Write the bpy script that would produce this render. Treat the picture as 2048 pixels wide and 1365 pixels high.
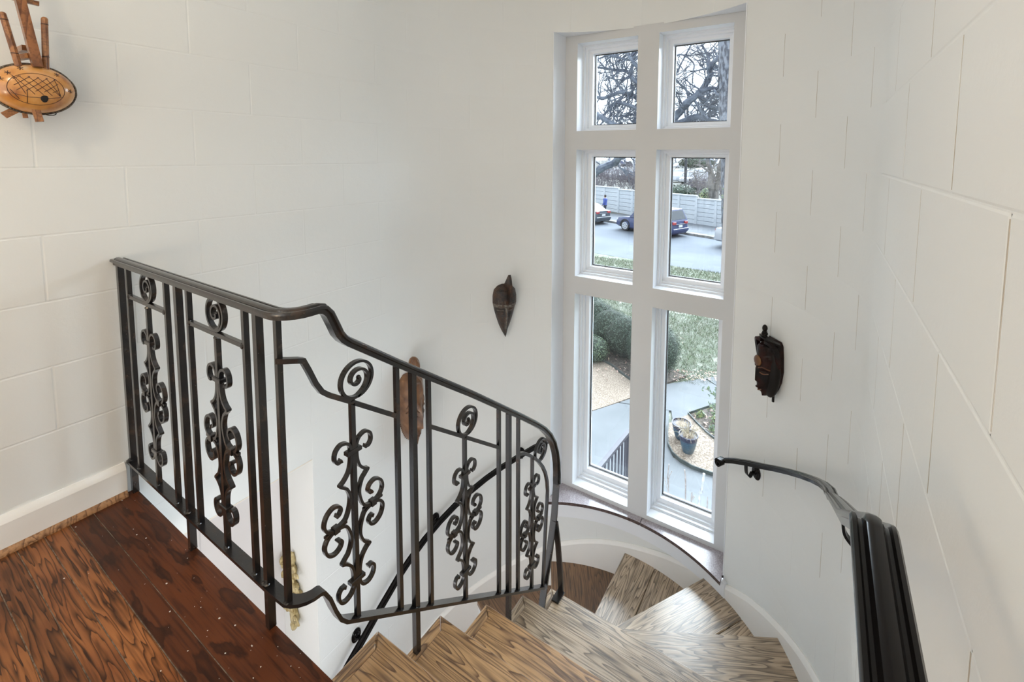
import bpy, math, random
from mathutils import Vector, Matrix, noise
for o in list(bpy.data.objects): bpy.data.objects.remove(o)
S = bpy.context.scene; COL = S.collection
PI = math.pi
def V(*a): return Vector(a)
# ---------------------------------------------------------------- camera
CAMP = V(.9277, -1.6271, 0)
_yaw, _pit, _rol = .5511, .0822, .0066
FPX, PX, PY = 919.56, 1085.1, 387.7
_fw = V(-math.sin(_yaw)*math.cos(_pit), math.cos(_yaw)*math.cos(_pit), -math.sin(_pit))
_rt = V(math.cos(_yaw), math.sin(_yaw), 0); _up = _rt.cross(_fw)
_r2 = _rt*math.cos(_rol) + _up*math.sin(_rol); _u2 = -_rt*math.sin(_rol) + _up*math.cos(_rol)
cd = bpy.data.cameras.new('camera'); cam = bpy.data.objects.new('camera', cd); COL.objects.link(cam)
cam.matrix_world = Matrix(((_r2.x,_u2.x,-_fw.x,CAMP.x),(_r2.y,_u2.y,-_fw.y,CAMP.y),(_r2.z,_u2.z,-_fw.z,CAMP.z),(0,0,0,1)))
cd.sensor_width = 36; cd.lens = FPX/2048*36; cd.shift_x = -(PX-1024)/2048; cd.shift_y = -(682.5-PY)/2048
cd.clip_start = .02; cd.clip_end = 600
S.camera = cam
def ray(x, y): return _fw + _r2*((x-PX)/FPX) - _u2*((y-PY)/FPX)
def AT(x, y, Y):            # point of the world plane y=Y seen in that direction
    d = ray(x, y); return CAMP + d*((Y-CAMP.y)/d.y)
def GR(x, y, z):            # point of the ground plane at height z
    d = ray(x, y); return CAMP + d*((z-CAMP.z)/d.z)
# ---------------------------------------------------------------- light
S.view_settings.view_transform = 'Standard'; S.view_settings.look = 'None'
S.view_settings.exposure = 0.06; S.view_settings.gamma = 1.0; S.view_settings.use_curve_mapping = False
W = bpy.data.worlds.new('overcast_sky'); S.world = W; W.use_nodes = True
wn = W.node_tree.nodes; wl = W.node_tree.links; wn.clear()
wo = wn.new('ShaderNodeOutputWorld'); wb = wn.new('ShaderNodeBackground'); wl.new(wb.outputs[0], wo.inputs[0])
wtc = wn.new('ShaderNodeTexCoord'); wns = wn.new('ShaderNodeTexNoise'); wns.inputs['Scale'].default_value = 2.5; wns.inputs['Detail'].default_value = 4
wr = wn.new('ShaderNodeValToRGB'); wl.new(wtc.outputs['Generated'], wns.inputs['Vector']); wl.new(wns.outputs[0], wr.inputs[0]); wl.new(wr.outputs[0], wb.inputs[0])
wr.color_ramp.elements[0].position = .3; wr.color_ramp.elements[0].color = (.80,.88,1,1); wr.color_ramp.elements[1].position = .7; wr.color_ramp.elements[1].color = (.98,.99,1,1)
wb.inputs[1].default_value = 2.7
def lamp(name, kind, loc, energy, color, rot=(0,0,0), **k):
    l = bpy.data.lights.new(name, kind); l.energy = energy; l.color = color
    for a, b in k.items(): setattr(l, a, b)
    o = bpy.data.objects.new(name, l); o.location = loc; o.rotation_euler = rot; COL.objects.link(o); return o
sd_ = V(.08,.80,.60).normalized()
so = lamp('soft_overcast_sun', 'SUN', (3,12,9), 18, (.86,.93,1), angle=math.radians(66)); so.rotation_euler = sd_.to_track_quat('Z','Y').to_euler()
lamp('ceiling_lamp_light', 'POINT', (-.06,-2.22,.96), 15, (1,.80,.56), shadow_soft_size=.07)
lamp('hall_fill_light', 'AREA', (.1,-3.12,.1), 12, (.85,.94,1), rot=(PI/2,0,0), size=1.7)  # added frontal fill behind the camera; no window there
lamp('stair_fill_light', 'AREA', (0,-.7,1.28), 3, (.76,.88,1), size=1.3)  # added soft fill below the ceiling, without a fixture
lamp('lower_hall_fill', 'POINT', (-.45,-1.75,-1.75), 21, (1,.93,.86), shadow_soft_size=.25)  # added fill to brighten the reveal and door under the landing
lamp('hall_warm_fill', 'POINT', (-.05,-2.75,-.45), 15, (1,.74,.46), shadow_soft_size=.12)  # added warm fill for the low left wall; no table lamp
lamp('lower_stair_fill', 'POINT', (.30,-1.25,-2.3), 24, (.95,.98,1), shadow_soft_size=.35)  # added fill in mid-air to brighten the lower stairs
# ---------------------------------------------------------------- mesh helpers
def T(o, label=None, cat=None, group=None, kind=None):
    if label: o['label'] = label
    if cat: o['category'] = cat
    if group: o['group'] = group
    if kind: o['kind'] = kind
    return o
class MB:
    def __init__(s): s.v=[]; s.f=[]; s.m=[]
    def add(s, vs, fs, mi=0):
        b=len(s.v); s.v += [tuple(p) for p in vs]; s.f += [tuple(b+i for i in f) for f in fs]; s.m += [mi]*len(fs); return s
    def box(s, a, b, mi=0, bev=0):
        x0,y0,z0=a; x1,y1,z1=b
        if bev<=0:
            return s.add([(x0,y0,z0),(x1,y0,z0),(x1,y1,z0),(x0,y1,z0),(x0,y0,z1),(x1,y0,z1),(x1,y1,z1),(x0,y1,z1)],
                [(0,3,2,1),(4,5,6,7),(0,1,5,4),(1,2,6,5),(2,3,7,6),(3,0,4,7)], mi)
        e=bev
        r=lambda z,i:[(x0+i,y0+i,z),(x1-i,y0+i,z),(x1-i,y1-i,z),(x0+i,y1-i,z)]
        vs=r(z0,e)+r(z0+e,0)+r(z1-e,0)+r(z1,e); fs=[(3,2,1,0),(12,13,14,15)]
        for k in range(3):
            for i in range(4):
                j=(i+1)%4; fs.append((k*4+i,k*4+j,k*4+4+j,k*4+4+i))
        return s.add(vs,fs,mi)
    def prism(s, poly, z0, z1, mi=0, side=None):   # xy polygon (ccw) extruded in z
        n=len(poly); vs=[(x,y,z0) for x,y in poly]+[(x,y,z1) for x,y in poly]
        s.add(vs,[tuple(range(n-1,-1,-1)),tuple(range(n,2*n))],mi)
        b=len(s.v)-2*n
        for i in range(n):
            j=(i+1)%n; s.f.append((b+i,b+j,b+n+j,b+n+i)); s.m.append(mi if side is None else side)
        return s
    def sweep(s, path, sec, up=(0,0,1), mi=0, closed=False, scale=None, cap=True):
        P=[Vector(p) for p in path]; n=len(P); m=len(sec); up0=(up if callable(up) else Vector(up)); base=len(s.v)
        for i,p in enumerate(P):
            if closed: a,b=P[i-1],P[(i+1)%n]; t1=(p-a).normalized(); t2=(b-p).normalized()
            else:
                t1=(p-P[i-1]).normalized() if i>0 else (P[1]-p).normalized()
                t2=(P[i+1]-p).normalized() if i<n-1 else t1
            t=(t1+t2)
            t=t.normalized() if t.length>1e-6 else t1
            u=up0(i) if callable(up0) else up0
            sd=t.cross(u)
            if sd.length<1e-4: sd=t.cross(V(0,1,0.01))
            sd.normalize(); nn=sd.cross(t).normalized()
            c=max(.45,t.dot(t1)); k=1 if scale is None else scale[i]
            # mitre: widen along the bend plane
            bend=(t2-t1)
            for (a_,b_) in sec:
                q=sd*a_*k+nn*b_*k
                if bend.length>.08:
                    bd=bend.normalized(); q=q+bd*(q.dot(bd))*(1/c-1)
                s.v.append(tuple(p+q))
        for i in range(n if closed else n-1):
            a=base+i*m; b=base+((i+1)%n)*m
            for j in range(m):
                j2=(j+1)%m; s.f.append((a+j,a+j2,b+j2,b+j)); s.m.append(mi)
        if cap and not closed:
            s.f.append(tuple(base+j for j in range(m-1,-1,-1))); s.m.append(mi)
            s.f.append(tuple(base+(n-1)*m+j for j in range(m))); s.m.append(mi)
        return s
    def tube(s, path, r, seg=8, mi=0, scale=None, up=(0,0,1)):
        return s.sweep(path,[(r*math.cos(2*PI*i/seg),r*math.sin(2*PI*i/seg)) for i in range(seg)],up,mi,scale=scale)
    def lathe(s, prof, c=(0,0,0), seg=20, mi=0, axis='z'):
        base=len(s.v); n=len(prof)
        for r,z in prof:
            for i in range(seg):
                a=2*PI*i/seg; x,y=r*math.cos(a),r*math.sin(a)
                q=(x,y,z) if axis=='z' else ((x,z,y) if axis=='y' else (z,x,y))
                s.v.append((q[0]+c[0],q[1]+c[1],q[2]+c[2]))
        for k in range(n-1):
            for i in range(seg):
                j=(i+1)%seg; s.f.append((base+k*seg+i,base+k*seg+j,base+(k+1)*seg+j,base+(k+1)*seg+i)); s.m.append(mi)
        s.f.append(tuple(base+i for i in range(seg-1,-1,-1))); s.m.append(mi)
        s.f.append(tuple(base+(n-1)*seg+i for i in range(seg))); s.m.append(mi)
        return s
    def ball(s, c, r, seg=12, rings=8, mi=0, fn=None):
        base=len(s.v); rx,ry,rz=(r,r,r) if not hasattr(r,'__len__') else r
        for k in range(rings+1):
            th=PI*k/rings
            for i in range(seg):
                a=2*PI*i/seg; d=V(math.sin(th)*math.cos(a),math.sin(th)*math.sin(a),math.cos(th))
                m=fn(d) if fn else 1
                s.v.append((c[0]+rx*d.x*m,c[1]+ry*d.y*m,c[2]+rz*d.z*m))
        for k in range(rings):
            for i in range(seg):
                j=(i+1)%seg; s.f.append((base+k*seg+i,base+(k+1)*seg+i,base+(k+1)*seg+j,base+k*seg+j)); s.m.append(mi)
        return s
    def mesh(s, name, mats, smooth=True, ang=35):
        me=bpy.data.meshes.new(name); me.from_pydata(s.v,[],s.f); me.update()
        for m in (mats if isinstance(mats,(list,tuple)) else [mats]): me.materials.append(m)
        me.polygons.foreach_set('material_index',s.m)
        if smooth:
            me.polygons.foreach_set('use_smooth',[True]*len(s.f)); me.set_sharp_from_angle(angle=math.radians(ang))
        me.update(); return me
    def build(s, name, mats, parent=None, smooth=True, ang=35):
        o=bpy.data.objects.new(name,s.mesh(name,mats,smooth,ang)); COL.objects.link(o)
        if parent is not None: own(o,parent)
        return o
def wloc(o):
    p=Vector(o.location); q=o.parent
    return p
ORG={}
def empty(name, loc):
    o=bpy.data.objects.new(name,None); o.location=loc; o.empty_display_size=.05; COL.objects.link(o); ORG[o.name]=Vector(loc); return o
def own(o, parent):       # mesh given in world coordinates becomes a child of parent
    o.parent=parent
    if parent.name in ORG: o.matrix_parent_inverse=Matrix.Translation(-ORG[parent.name])
    return o
def inst(me, name, mw, parent=None):
    o=bpy.data.objects.new(name,me); COL.objects.link(o)
    if parent is not None: own(o,parent)
    o.matrix_basis=mw if isinstance(mw,Matrix) else Matrix.Translation(Vector(mw)); return o
def rect(w,h): return [(-w/2,-h/2),(w/2,-h/2),(w/2,h/2),(-w/2,h/2)]
def cr(P, n=6):           # Catmull-Rom through points
    P=[Vector(p) for p in P]; o=[]
    for i in range(len(P)-1):
        a=P[max(i-1,0)]; b=P[i]; c=P[i+1]; d=P[min(i+2,len(P)-1)]
        for k in range(n):
            t=k/n; o.append(.5*((2*b)+(c-a)*t+(2*a-5*b+4*c-d)*t*t+(3*b-a-3*c+d)*t**3))
    o.append(P[-1]); return o
# ---------------------------------------------------------------- materials
def mat(name, col, rough=.5, metal=0, coat=0, spec=None, sss=0):
    m=bpy.data.materials.new(name); m.use_nodes=True; n=m.node_tree.nodes; b=n['Principled BSDF']
    b.inputs['Base Color'].default_value=(*col,1); b.inputs['Roughness'].default_value=rough; b.inputs['Metallic'].default_value=metal
    if coat: b.inputs['Coat Weight'].default_value=coat; b.inputs['Coat Roughness'].default_value=.15 if coat<.65 else .27
    if spec is not None: b.inputs['Specular IOR Level'].default_value=spec
    return m
class NT:
    def __init__(s,m): s.t=m.node_tree; s.b=s.t.nodes['Principled BSDF']
    def n(s,ty,ins=None,**k):
        x=s.t.nodes.new(ty)
        for a,b in k.items(): setattr(x,a,b)
        for a,b in (ins or {}).items():
            if hasattr(b,'is_linked') or isinstance(b,bpy.types.NodeSocket): s.t.links.new(b,x.inputs[a])
            else: x.inputs[a].default_value=b
        return x
    def l(s,a,b): s.t.links.new(a,b)
    def math(s,op,a,b=0.5,c=None):
        x=s.t.nodes.new('ShaderNodeMath'); x.operation=op
        for i,q in enumerate((a,b) if c is None else (a,b,c)):
            if isinstance(q,bpy.types.NodeSocket): s.l(q,x.inputs[i])
            else: x.inputs[i].default_value=q
        return x.outputs[0]
    def ramp(s,f,st):
        x=s.t.nodes.new('ShaderNodeValToRGB'); s.l(f,x.inputs[0]); e=x.color_ramp.elements
        while len(e)<len(st): e.new(.5)
        for k,(p,c) in enumerate(st): e[k].position=p; e[k].color=(*c,1)
        return x.outputs[0]
    def mix(s,f,a,b,mode='MIX'):
        x=s.t.nodes.new('ShaderNodeMix'); x.data_type='RGBA'; x.blend_type=mode
        for k,q in ((0,f),(6,a),(7,b)):
            if isinstance(q,bpy.types.NodeSocket): s.l(q,x.inputs[k])
            elif k==0: x.inputs[0].default_value=q
            else: x.inputs[k].default_value=(*q,1)
        return x.outputs[2]
    def bump(s,h,st,dist):
        x=s.n('ShaderNodeBump',{'Strength':st,'Distance':dist}); s.l(h,x.inputs['Height']); s.l(x.outputs[0],s.b.inputs['Normal'])
    def co(s,kind='Object',scale=(1,1,1)):
        tc=s.n('ShaderNodeTexCoord'); mp=s.n('ShaderNodeMapping'); mp.inputs['Scale'].default_value=scale; s.l(tc.outputs[kind],mp.inputs[0]); return mp.outputs[0]
def noisy(name, c1, c2, scale=5, detail=4, rough=.6, bump=0, bscale=None, metal=0, coat=0, lo=.35, hi=.65, co='Object', dist=.01, sc=(1,1,1), third=None):
    m=mat(name,c1,rough,metal,coat); t=NT(m); v=t.co(co,sc)
    n=t.n('ShaderNodeTexNoise',{'Vector':v,'Scale':scale,'Detail':detail})
    st=[(lo,c1),(hi,c2)]
    if third: st.append((min(1,hi+.12),third))
    t.l(t.ramp(n.outputs[0],st),t.b.inputs['Base Color'])
    if bump:
        n2=t.n('ShaderNodeTexNoise',{'Vector':v,'Scale':bscale or scale*4,'Detail':4}); t.bump(n2.outputs[0],bump,dist)
    return m
def wood(name, light, mid, dark, ring=9, stretch=7, size=2.2, rough=.35, pore=.5, coat=.25, vary=.25, dis=.1, det=1.2):
    """oak: contour lines of a stretched noise = cathedral grain, fine pores along x (object space)"""
    m=mat(name,mid,rough,0,coat); t=NT(m)
    oi=t.n('ShaderNodeObjectInfo'); tc=t.n('ShaderNodeTexCoord'); mp=t.n('ShaderNodeMapping'); mp.inputs['Scale'].default_value=(1,stretch,1)
    t.l(tc.outputs['Object'],mp.inputs[0])
    w=t.math('MULTIPLY',oi.outputs['Random'],37.0)
    n1=t.n('ShaderNodeTexNoise',{'Vector':mp.outputs[0],'W':w,'Scale':size,'Detail':det,'Roughness':.45,'Distortion':dis},noise_dimensions='4D')
    r=t.math('FRACT',t.math('MULTIPLY',n1.outputs[0],ring))
    g=t.ramp(r,[(0,(1,)*3),(.38,(.95,)*3),(.68,(.5,)*3),(.93,(.0,)*3),(1,(.9,)*3)])
    mp2=t.n('ShaderNodeMapping'); mp2.inputs['Scale'].default_value=(6,150,150); t.l(tc.outputs['Object'],mp2.inputs[0])
    n2=t.n('ShaderNodeTexNoise',{'Vector':mp2.outputs[0],'W':w,'Scale':1.0,'Detail':3.0},noise_dimensions='4D')
    p=t.ramp(n2.outputs[0],[(.36,(0,)*3),(.52,(1,)*3)])
    n3=t.n('ShaderNodeTexNoise',{'Vector':tc.outputs['Object'],'W':w,'Scale':3.0,'Detail':3.0},noise_dimensions='4D')
    c=t.mix(g,dark,mid); c=t.mix(t.math('MULTIPLY',g,t.ramp(n3.outputs[0],[(.4,(0,)*3),(.62,(1,)*3)])),c,light)
    c=t.mix(t.math('MULTIPLY',t.math('SUBTRACT',1.0,p),pore),c,tuple(x*.55 for x in dark))
    vv=t.math('MULTIPLY_ADD',oi.outputs['Random'],vary*2,1-vary)
    h=t.n('ShaderNodeHueSaturation',{'Color':c,'Value':vv}); t.l(h.outputs[0],t.b.inputs['Base Color'])
    t.bump(t.math('MULTIPLY',p,g),.25,.0008)
    return m
M={}
m=M['wall']=mat('painted_block',(.74,.72,.68),.55); t=NT(m); v=t.co('Generated'); g=t.n('ShaderNodeNewGeometry')
n1=t.n('ShaderNodeTexNoise',{'Vector':g.outputs['Position'],'Scale':260.0,'Detail':3.0}); n2=t.n('ShaderNodeTexNoise',{'Vector':g.outputs['Position'],'Scale':45.0,'Detail':5.0})
n3=t.n('ShaderNodeTexNoise',{'Vector':g.outputs['Position'],'Scale':1.3,'Detail':4.0})
t.l(t.ramp(n3.outputs[0],[(.35,(.80,.82,.815)),(.65,(.825,.845,.84))]),t.b.inputs['Base Color'])
t.bump(t.math('ADD',t.math('MULTIPLY',n1.outputs[0],.35),n2.outputs[0]),.30,.0016)
M['white']=noisy('white_gloss_paint',(.86,.885,.925),(.88,.905,.945),3,3,.34)
M['cream']=noisy('cream_paint',(.84,.79,.70),(.87,.82,.74),3,3,.4)
M['lilac']=noisy('white_door_paint',(.78,.77,.79),(.82,.81,.83),3,3,.35)
M['ceil']=noisy('ceiling_plaster',(.8,.79,.77),(.84,.83,.81),3,3,.7)
m=M['iron']=mat('wrought_iron',(.045,.036,.03),.27,.0,.45); t=NT(m); g=t.n('ShaderNodeNewGeometry')
n=t.n('ShaderNodeTexNoise',{'Vector':g.outputs['Position'],'Scale':22.0,'Detail':6.0}); n2=t.n('ShaderNodeTexNoise',{'Vector':g.outputs['Position'],'Scale':260.0,'Detail':3.0})
c=t.ramp(n.outputs[0],[(.38,(.013,.013,.015)),(.58,(.026,.021,.019)),(.76,(.075,.045,.03))])
vo=t.n('ShaderNodeTexVoronoi',{'Vector':g.outputs['Position'],'Scale':70.0}); c=t.mix(t.ramp(vo.outputs['Distance'],[(.035,(1,)*3),(.05,(0,)*3)]),c,(.4,.38,.36))
t.l(c,t.b.inputs['Base Color']); t.bump(t.math('ADD',n2.outputs[0],n.outputs[0]),.35,.0012)
t.b.inputs['Metallic'].default_value=.25
M['black']=mat('black_lacquer',(.007,.006,.006),.16,0,0,spec=.16)
M['panel']=noisy('window_wall_paint',(.65,.66,.665),(.68,.69,.695),2,3,.6)
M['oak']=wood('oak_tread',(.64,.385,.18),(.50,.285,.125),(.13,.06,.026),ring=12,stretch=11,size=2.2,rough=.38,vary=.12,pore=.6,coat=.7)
M['oakg']=wood('oak_tread_sheen',(.58,.45,.315),(.45,.335,.22),(.11,.072,.042),ring=12,stretch=11,size=2.2,rough=.36,vary=.10,pore=.6,coat=.95)  # paler, greyer oak: window sheen put into the colour
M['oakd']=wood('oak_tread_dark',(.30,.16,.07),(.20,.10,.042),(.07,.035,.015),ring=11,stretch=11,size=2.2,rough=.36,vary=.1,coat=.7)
M['plank']=wood('stained_oak_plank',(.33,.125,.04),(.20,.068,.022),(.034,.011,.004),ring=13,stretch=13,size=2.2,dis=.2,det=3,rough=.30,vary=.2,pore=.5,coat=0)
M['plankd']=wood('dark_stained_edge_plank',(.12,.033,.010),(.075,.021,.007),(.036,.011,.004),ring=2.2,stretch=4,size=7,det=4,rough=.40,vary=.08,pore=.6,coat=0)
for q_ in ('plank','plankd'): M[q_].node_tree.nodes['Principled BSDF'].inputs['Specular IOR Level'].default_value=.28
M['shoe']=wood('shoe_moulding_oak',(.42,.22,.10),(.32,.16,.07),(.12,.05,.02),ring=16,stretch=4,size=5,rough=.4,vary=.02)
M['grout']=noisy('floor_joint_dust',(.22,.16,.12),(.52,.44,.35),60,2,.8)
M['base']=noisy('warm_white_skirting_paint',(.86,.85,.825),(.89,.88,.855),3,3,.34)
m=M['sill']=mat('polished_red_granite',(.28,.24,.26),.22); t=NT(m); g=t.n('ShaderNodeNewGeometry')
vo=t.n('ShaderNodeTexNoise',{'Vector':g.outputs['Position'],'Scale':170.0,'Detail':3.0}); n=t.n('ShaderNodeTexNoise',{'Vector':g.outputs['Position'],'Scale':14.0,'Detail':4.0})
c=t.ramp(vo.outputs[0],[(.35,(.34,.30,.32)),(.5,(.46,.42,.445)),(.66,(.66,.62,.66))]); t.l(t.mix(.35,c,t.ramp(n.outputs[0],[(.3,(.30,.25,.26)),(.7,(.5,.47,.5))])),t.b.inputs['Base Color'])
M['silledge']=noisy('sawn_granite_edge',(.05,.032,.03),(.13,.09,.085),60,3,.5)
m=M['glass']=bpy.data.materials.new('window_glass'); m.use_nodes=True; nt=m.node_tree; nt.nodes.clear()
o=nt.nodes.new('ShaderNodeOutputMaterial'); a=nt.nodes.new('ShaderNodeBsdfTransparent'); b=nt.nodes.new('ShaderNodeBsdfGlossy'); x=nt.nodes.new('ShaderNodeMixShader'); f=nt.nodes.new('ShaderNodeFresnel')
a.inputs[0].default_value=(.93,.965,.98,1); b.inputs['Roughness'].default_value=.02; f.inputs[0].default_value=1.35
nt.links.new(f.outputs[0],x.inputs[0]); nt.links.new(a.outputs[0],x.inputs[1]); nt.links.new(b.outputs[0],x.inputs[2]); nt.links.new(x.outputs[0],o.inputs[0])
M['gasket']=mat('black_gasket',(.015,.016,.018),.5)
M['gilt']=noisy('gilded_carving',(.66,.56,.32),(.32,.24,.10),30,4,.45,.3,90,metal=.35)
M['dust']=mat('paint_fleck',(.7,.66,.6),.7)
# ================================================================ walls
R=1.064; B=.2032; ZL=-1.163
ZJ=lambda j: -.0454+(3-j)*B
BACK=.0008                                       # the block faces stand this proud of the joints
ZTOP=1.30; ZBOT=-4.17
# --- backing (joint plane) of the three walls
mb=MB()
mb.box((-R-.30,-3.2,-1.43),(-R-BACK,0,ZTOP)); mb.box((-R-.30,-.44,ZBOT),(-R-BACK,0,-1.43))
wl_=T(mb.build('wall_left',M['wall'],smooth=False),kind='structure')
mb=MB(); mb.box((R+BACK,-3.2,ZBOT),(R+.3,0,ZTOP)); wr_=T(mb.build('wall_right',M['wall'],smooth=False),kind='structure')
def arcwall(mb,a0,a1,z0,z1,n=24,jx=False,ri=R+BACK,ro=R+.30,mi=0,ms=1):
    b=len(mb.v)
    for k in range(n+1):
        a=math.radians(a0+(a1-a0)*k/n); c,s=math.cos(a),math.sin(a); x=ri*c; xo=ro*c; yo=ro*s
        if jx:
            if k in (0,n): xo=x; yo=math.sqrt(ro*ro-x*x)
        for r in range(2):
            z=(z0,z1)[r]; mb.v.append((ri*c,ri*s,z)); mb.v.append((xo,yo,z))
    for k in range(n):
        p=b+k*4; q=p+4
        mb.f+=[(p,q,q+2,p+2),(q+1,p+1,p+3,q+3),(p+2,q+2,q+3,p+3),(q,p,p+1,q+1)]; mb.m+=[mi,0,ms,0]
    mb.f+=[(b,b+2,b+3,b+1),(p+4,p+5,p+7,p+6)]; mb.m+=[ms,ms]
WA0=math.degrees(math.acos(.556/R)); WA1=180-WA0
mb=MB(); arcwall(mb,0,WA0,ZBOT,ZTOP,n=22,jx=False); arcwall(mb,WA1,180,ZBOT,ZTOP,n=22)
arcwall(mb,WA0,WA1,ZBOT,-2.32,n=30,jx=True); arcwall(mb,WA0,WA1,.775,ZTOP,n=30,jx=True,ms=1)
wb_=T(mb.build('wall_back',[M['wall'],M['white']],ang=12),kind='structure')
# --- blocks
def block_flat(w,h,lo=False,hi=False):      # lo / hi: side that runs on into the curve without a joint
    mb=MB(); b=.0028; e=.0012; xs=[-w/2 if lo else -w/2+e]+([] if lo else [-w/2+e+b])+([] if hi else [w/2-e-b])+[w/2 if hi else w/2-e]; zs=[-h/2+e,-h/2+e+b,h/2-e-b,h/2-e]; n=len(xs)
    up=lambda i:(i>0 or lo) and (i<n-1 or hi)
    mb.add([(x,(0 if up(i) and k in(1,2) else BACK),z) for k,z in enumerate(zs) for i,x in enumerate(xs)],[(k*n+i,k*n+i+1,k*n+n+1+i,k*n+n+i) for k in range(3) for i in range(n-1)])
    return mb.mesh('block',M['wall'],True,8)
def block_arc(da,h,lo=False,hi=False,n=14):
    mb=MB(); b=.0028; e=.0012; A=math.radians(da)/2; ea=e/R; ba=b/R
    a0=-A if lo else -A+ea+ba; a1=A if hi else A-ea-ba
    us=([] if lo else [-A+ea])+[a0+(a1-a0)*k/n for k in range(n+1)]+([] if hi else [A-ea])
    zs=[-h/2,-h/2+b,h/2-b,h/2]; m_=len(us); vs=[]
    for k,z in enumerate(zs):
        for i,u in enumerate(us):
            r=(R if k in(1,2) else R+BACK*.22) if ((i>0 or lo) and (i<m_-1 or hi)) else R+BACK
            vs.append((r*math.cos(u),r*math.sin(u),z))
    mb.add(vs,[(k*m_+i+1,k*m_+i,k*m_+m_+i,k*m_+m_+i+1) for k in range(3) for i in range(m_-1)])
    return mb.mesh('block',M['wall'],True,8)
CACHE={}
def flatblk(w,lo=False,hi=False):
    k=(round(w,4),lo,hi)
    if k not in CACHE: CACHE[k]=block_flat(w,B,lo,hi)
    return CACHE[k]
def arcblk(a,lo=False,hi=False):
    k=('a',round(a,2),lo,hi)
    if k not in CACHE: CACHE[k]=block_arc(a,B,lo,hi)
    return CACHE[k]
jl=[-1.2525+B*i for i in range(-10,7)]           # left wall joints along y, index i -> parity
ar=[(7,171.05),(8,160.2),(9,149.9),(10,138.4),(11,127.4),(12,WA1),(17,WA0),(18,45.8),(19,34.05),(20,22.1),(21,11.6)]
full=[(7,171.05),(8,160.2),(9,149.9),(10,138.4),(11,127.4),(12,115.7),(13,104.1),(14,92.4),(15,80.8),(16,69.1),(17,57.5),(18,45.8),(19,34.05),(20,22.1),(21,11.6)]
rt=[(22,.01),(23,-.2),(24,-.43),(25,-.651),(26,-.863),(27,-1.084),(28,-1.3),(29,-1.51),(30,-1.72),(31,-1.93),(32,-2.14),(33,-2.35),(34,-2.56),(35,-2.77),(36,-2.98)]
for j in range(-3,24):                            # course between joint j-1 and j ; centre
    zc=ZJ(j)+B/2
    if zc-B/2<ZBOT: continue
    par=(j+1)%2                                   # course J3-J4 (j=4) has odd joints
    # left flat wall
    ys=[(i-10,y) for i,y in enumerate(jl)]
    js=[y for i,y in ys if i%2==par]
    js=[-3.19]+js+[0.0]
    for a,b in zip(js[:-1],js[1:]):
        if b-a<.03: continue
        if zc-B/2<-1.43-.01 :
            if b<-.44: continue
            if a<-.44: a=-.44
            if b-a<.03: continue
        inst(flatblk(b-a,False,b>-.001),'block',Matrix.Translation((-R,(a+b)/2,zc))@Matrix.Rotation(PI/2,4,'Z'),wl_)
    # curved wall
    def arcs(lst,lo,hi):
        c=[hi]+[a for i,a in lst if i%2==par and lo+2.5<a<hi-2.5]+[lo]
        for a,b in zip(c[:-1],c[1:]):
            inst(arcblk(a-b,b<.01,a>179.99),'block',Matrix.Translation((0,0,zc))@Matrix.Rotation(math.radians((a+b)/2),4,'Z'),wb_)
    if zc-B/2>.775-.02 or zc+B/2<-2.42:
        arcs(full,0,180)
    else:
        arcs(full,WA1,180); arcs(full,0,WA0)
    # right flat wall
    if zc>-2.25:
        js=[0.0]+[y for i,y in rt if i%2==par and y<-.05]+[-3.19]
        for a,b in zip(js[:-1],js[1:]):
            if a-b<.03: continue
            inst(flatblk(a-b,a>-.001,False),'block',Matrix.Translation((R,(a+b)/2,zc))@Matrix.Rotation(-PI/2,4,'Z'),wr_)
# stained open vertical joints of the right hand wall
jm=noisy('stained_joint',(.42,.36,.28),(.62,.60,.56),9,3,.8)
def joint_strip(x,y,nx,ny,zc,w,parent,mt=None):
    h=B*.47; tx,ty=-ny,nx; mb=MB(); vs=[]
    for z in (zc-h,zc+h):
        for s,d in ((-1,0),(1,0),(1,.0006),(-1,.0006)): vs.append((x+tx*s*w/2+nx*d,y+ty*s*w/2+ny*d,z))
    mb.add(vs,[(0,1,5,4),(1,2,6,5),(2,3,7,6),(3,0,4,7),(4,5,6,7),(3,2,1,0)]); mb.build('joint',mt or jm,parent,smooth=False)
for j in range(-3,12):
    zc=ZJ(j)+B/2; par=(j+1)%2
    for i,y in rt:
        if i%2==par and -1.35<y<-.05 and zc>-1.9: joint_strip(R+BACK,y,-1,0,zc,.0022,wr_)
    for i,a in full:
        if i%2==par and a<50 and -1.9<zc<1.2: c,s=math.cos(math.radians(a)),math.sin(math.radians(a)); joint_strip((R+BACK)*c,(R+BACK)*s,-c,-s,zc,.0018,wb_)
mb=MB(); mb.box((-R-.3,-3.4,ZBOT),(R+.3,-3.2,ZTOP)); T(mb.build('wall_front',M['wall'],smooth=False),kind='structure')
mb=MB(); mb.box((-R-.3,-3.4,ZTOP),(R+.3,0,ZTOP+.15)); mb.prism([(R*1.28*math.cos(a*PI/24),R*1.28*math.sin(a*PI/24)) for a in range(25)],ZTOP,ZTOP+.15)
T(mb.build('ceiling',M['ceil'],smooth=False),kind='structure')
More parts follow.
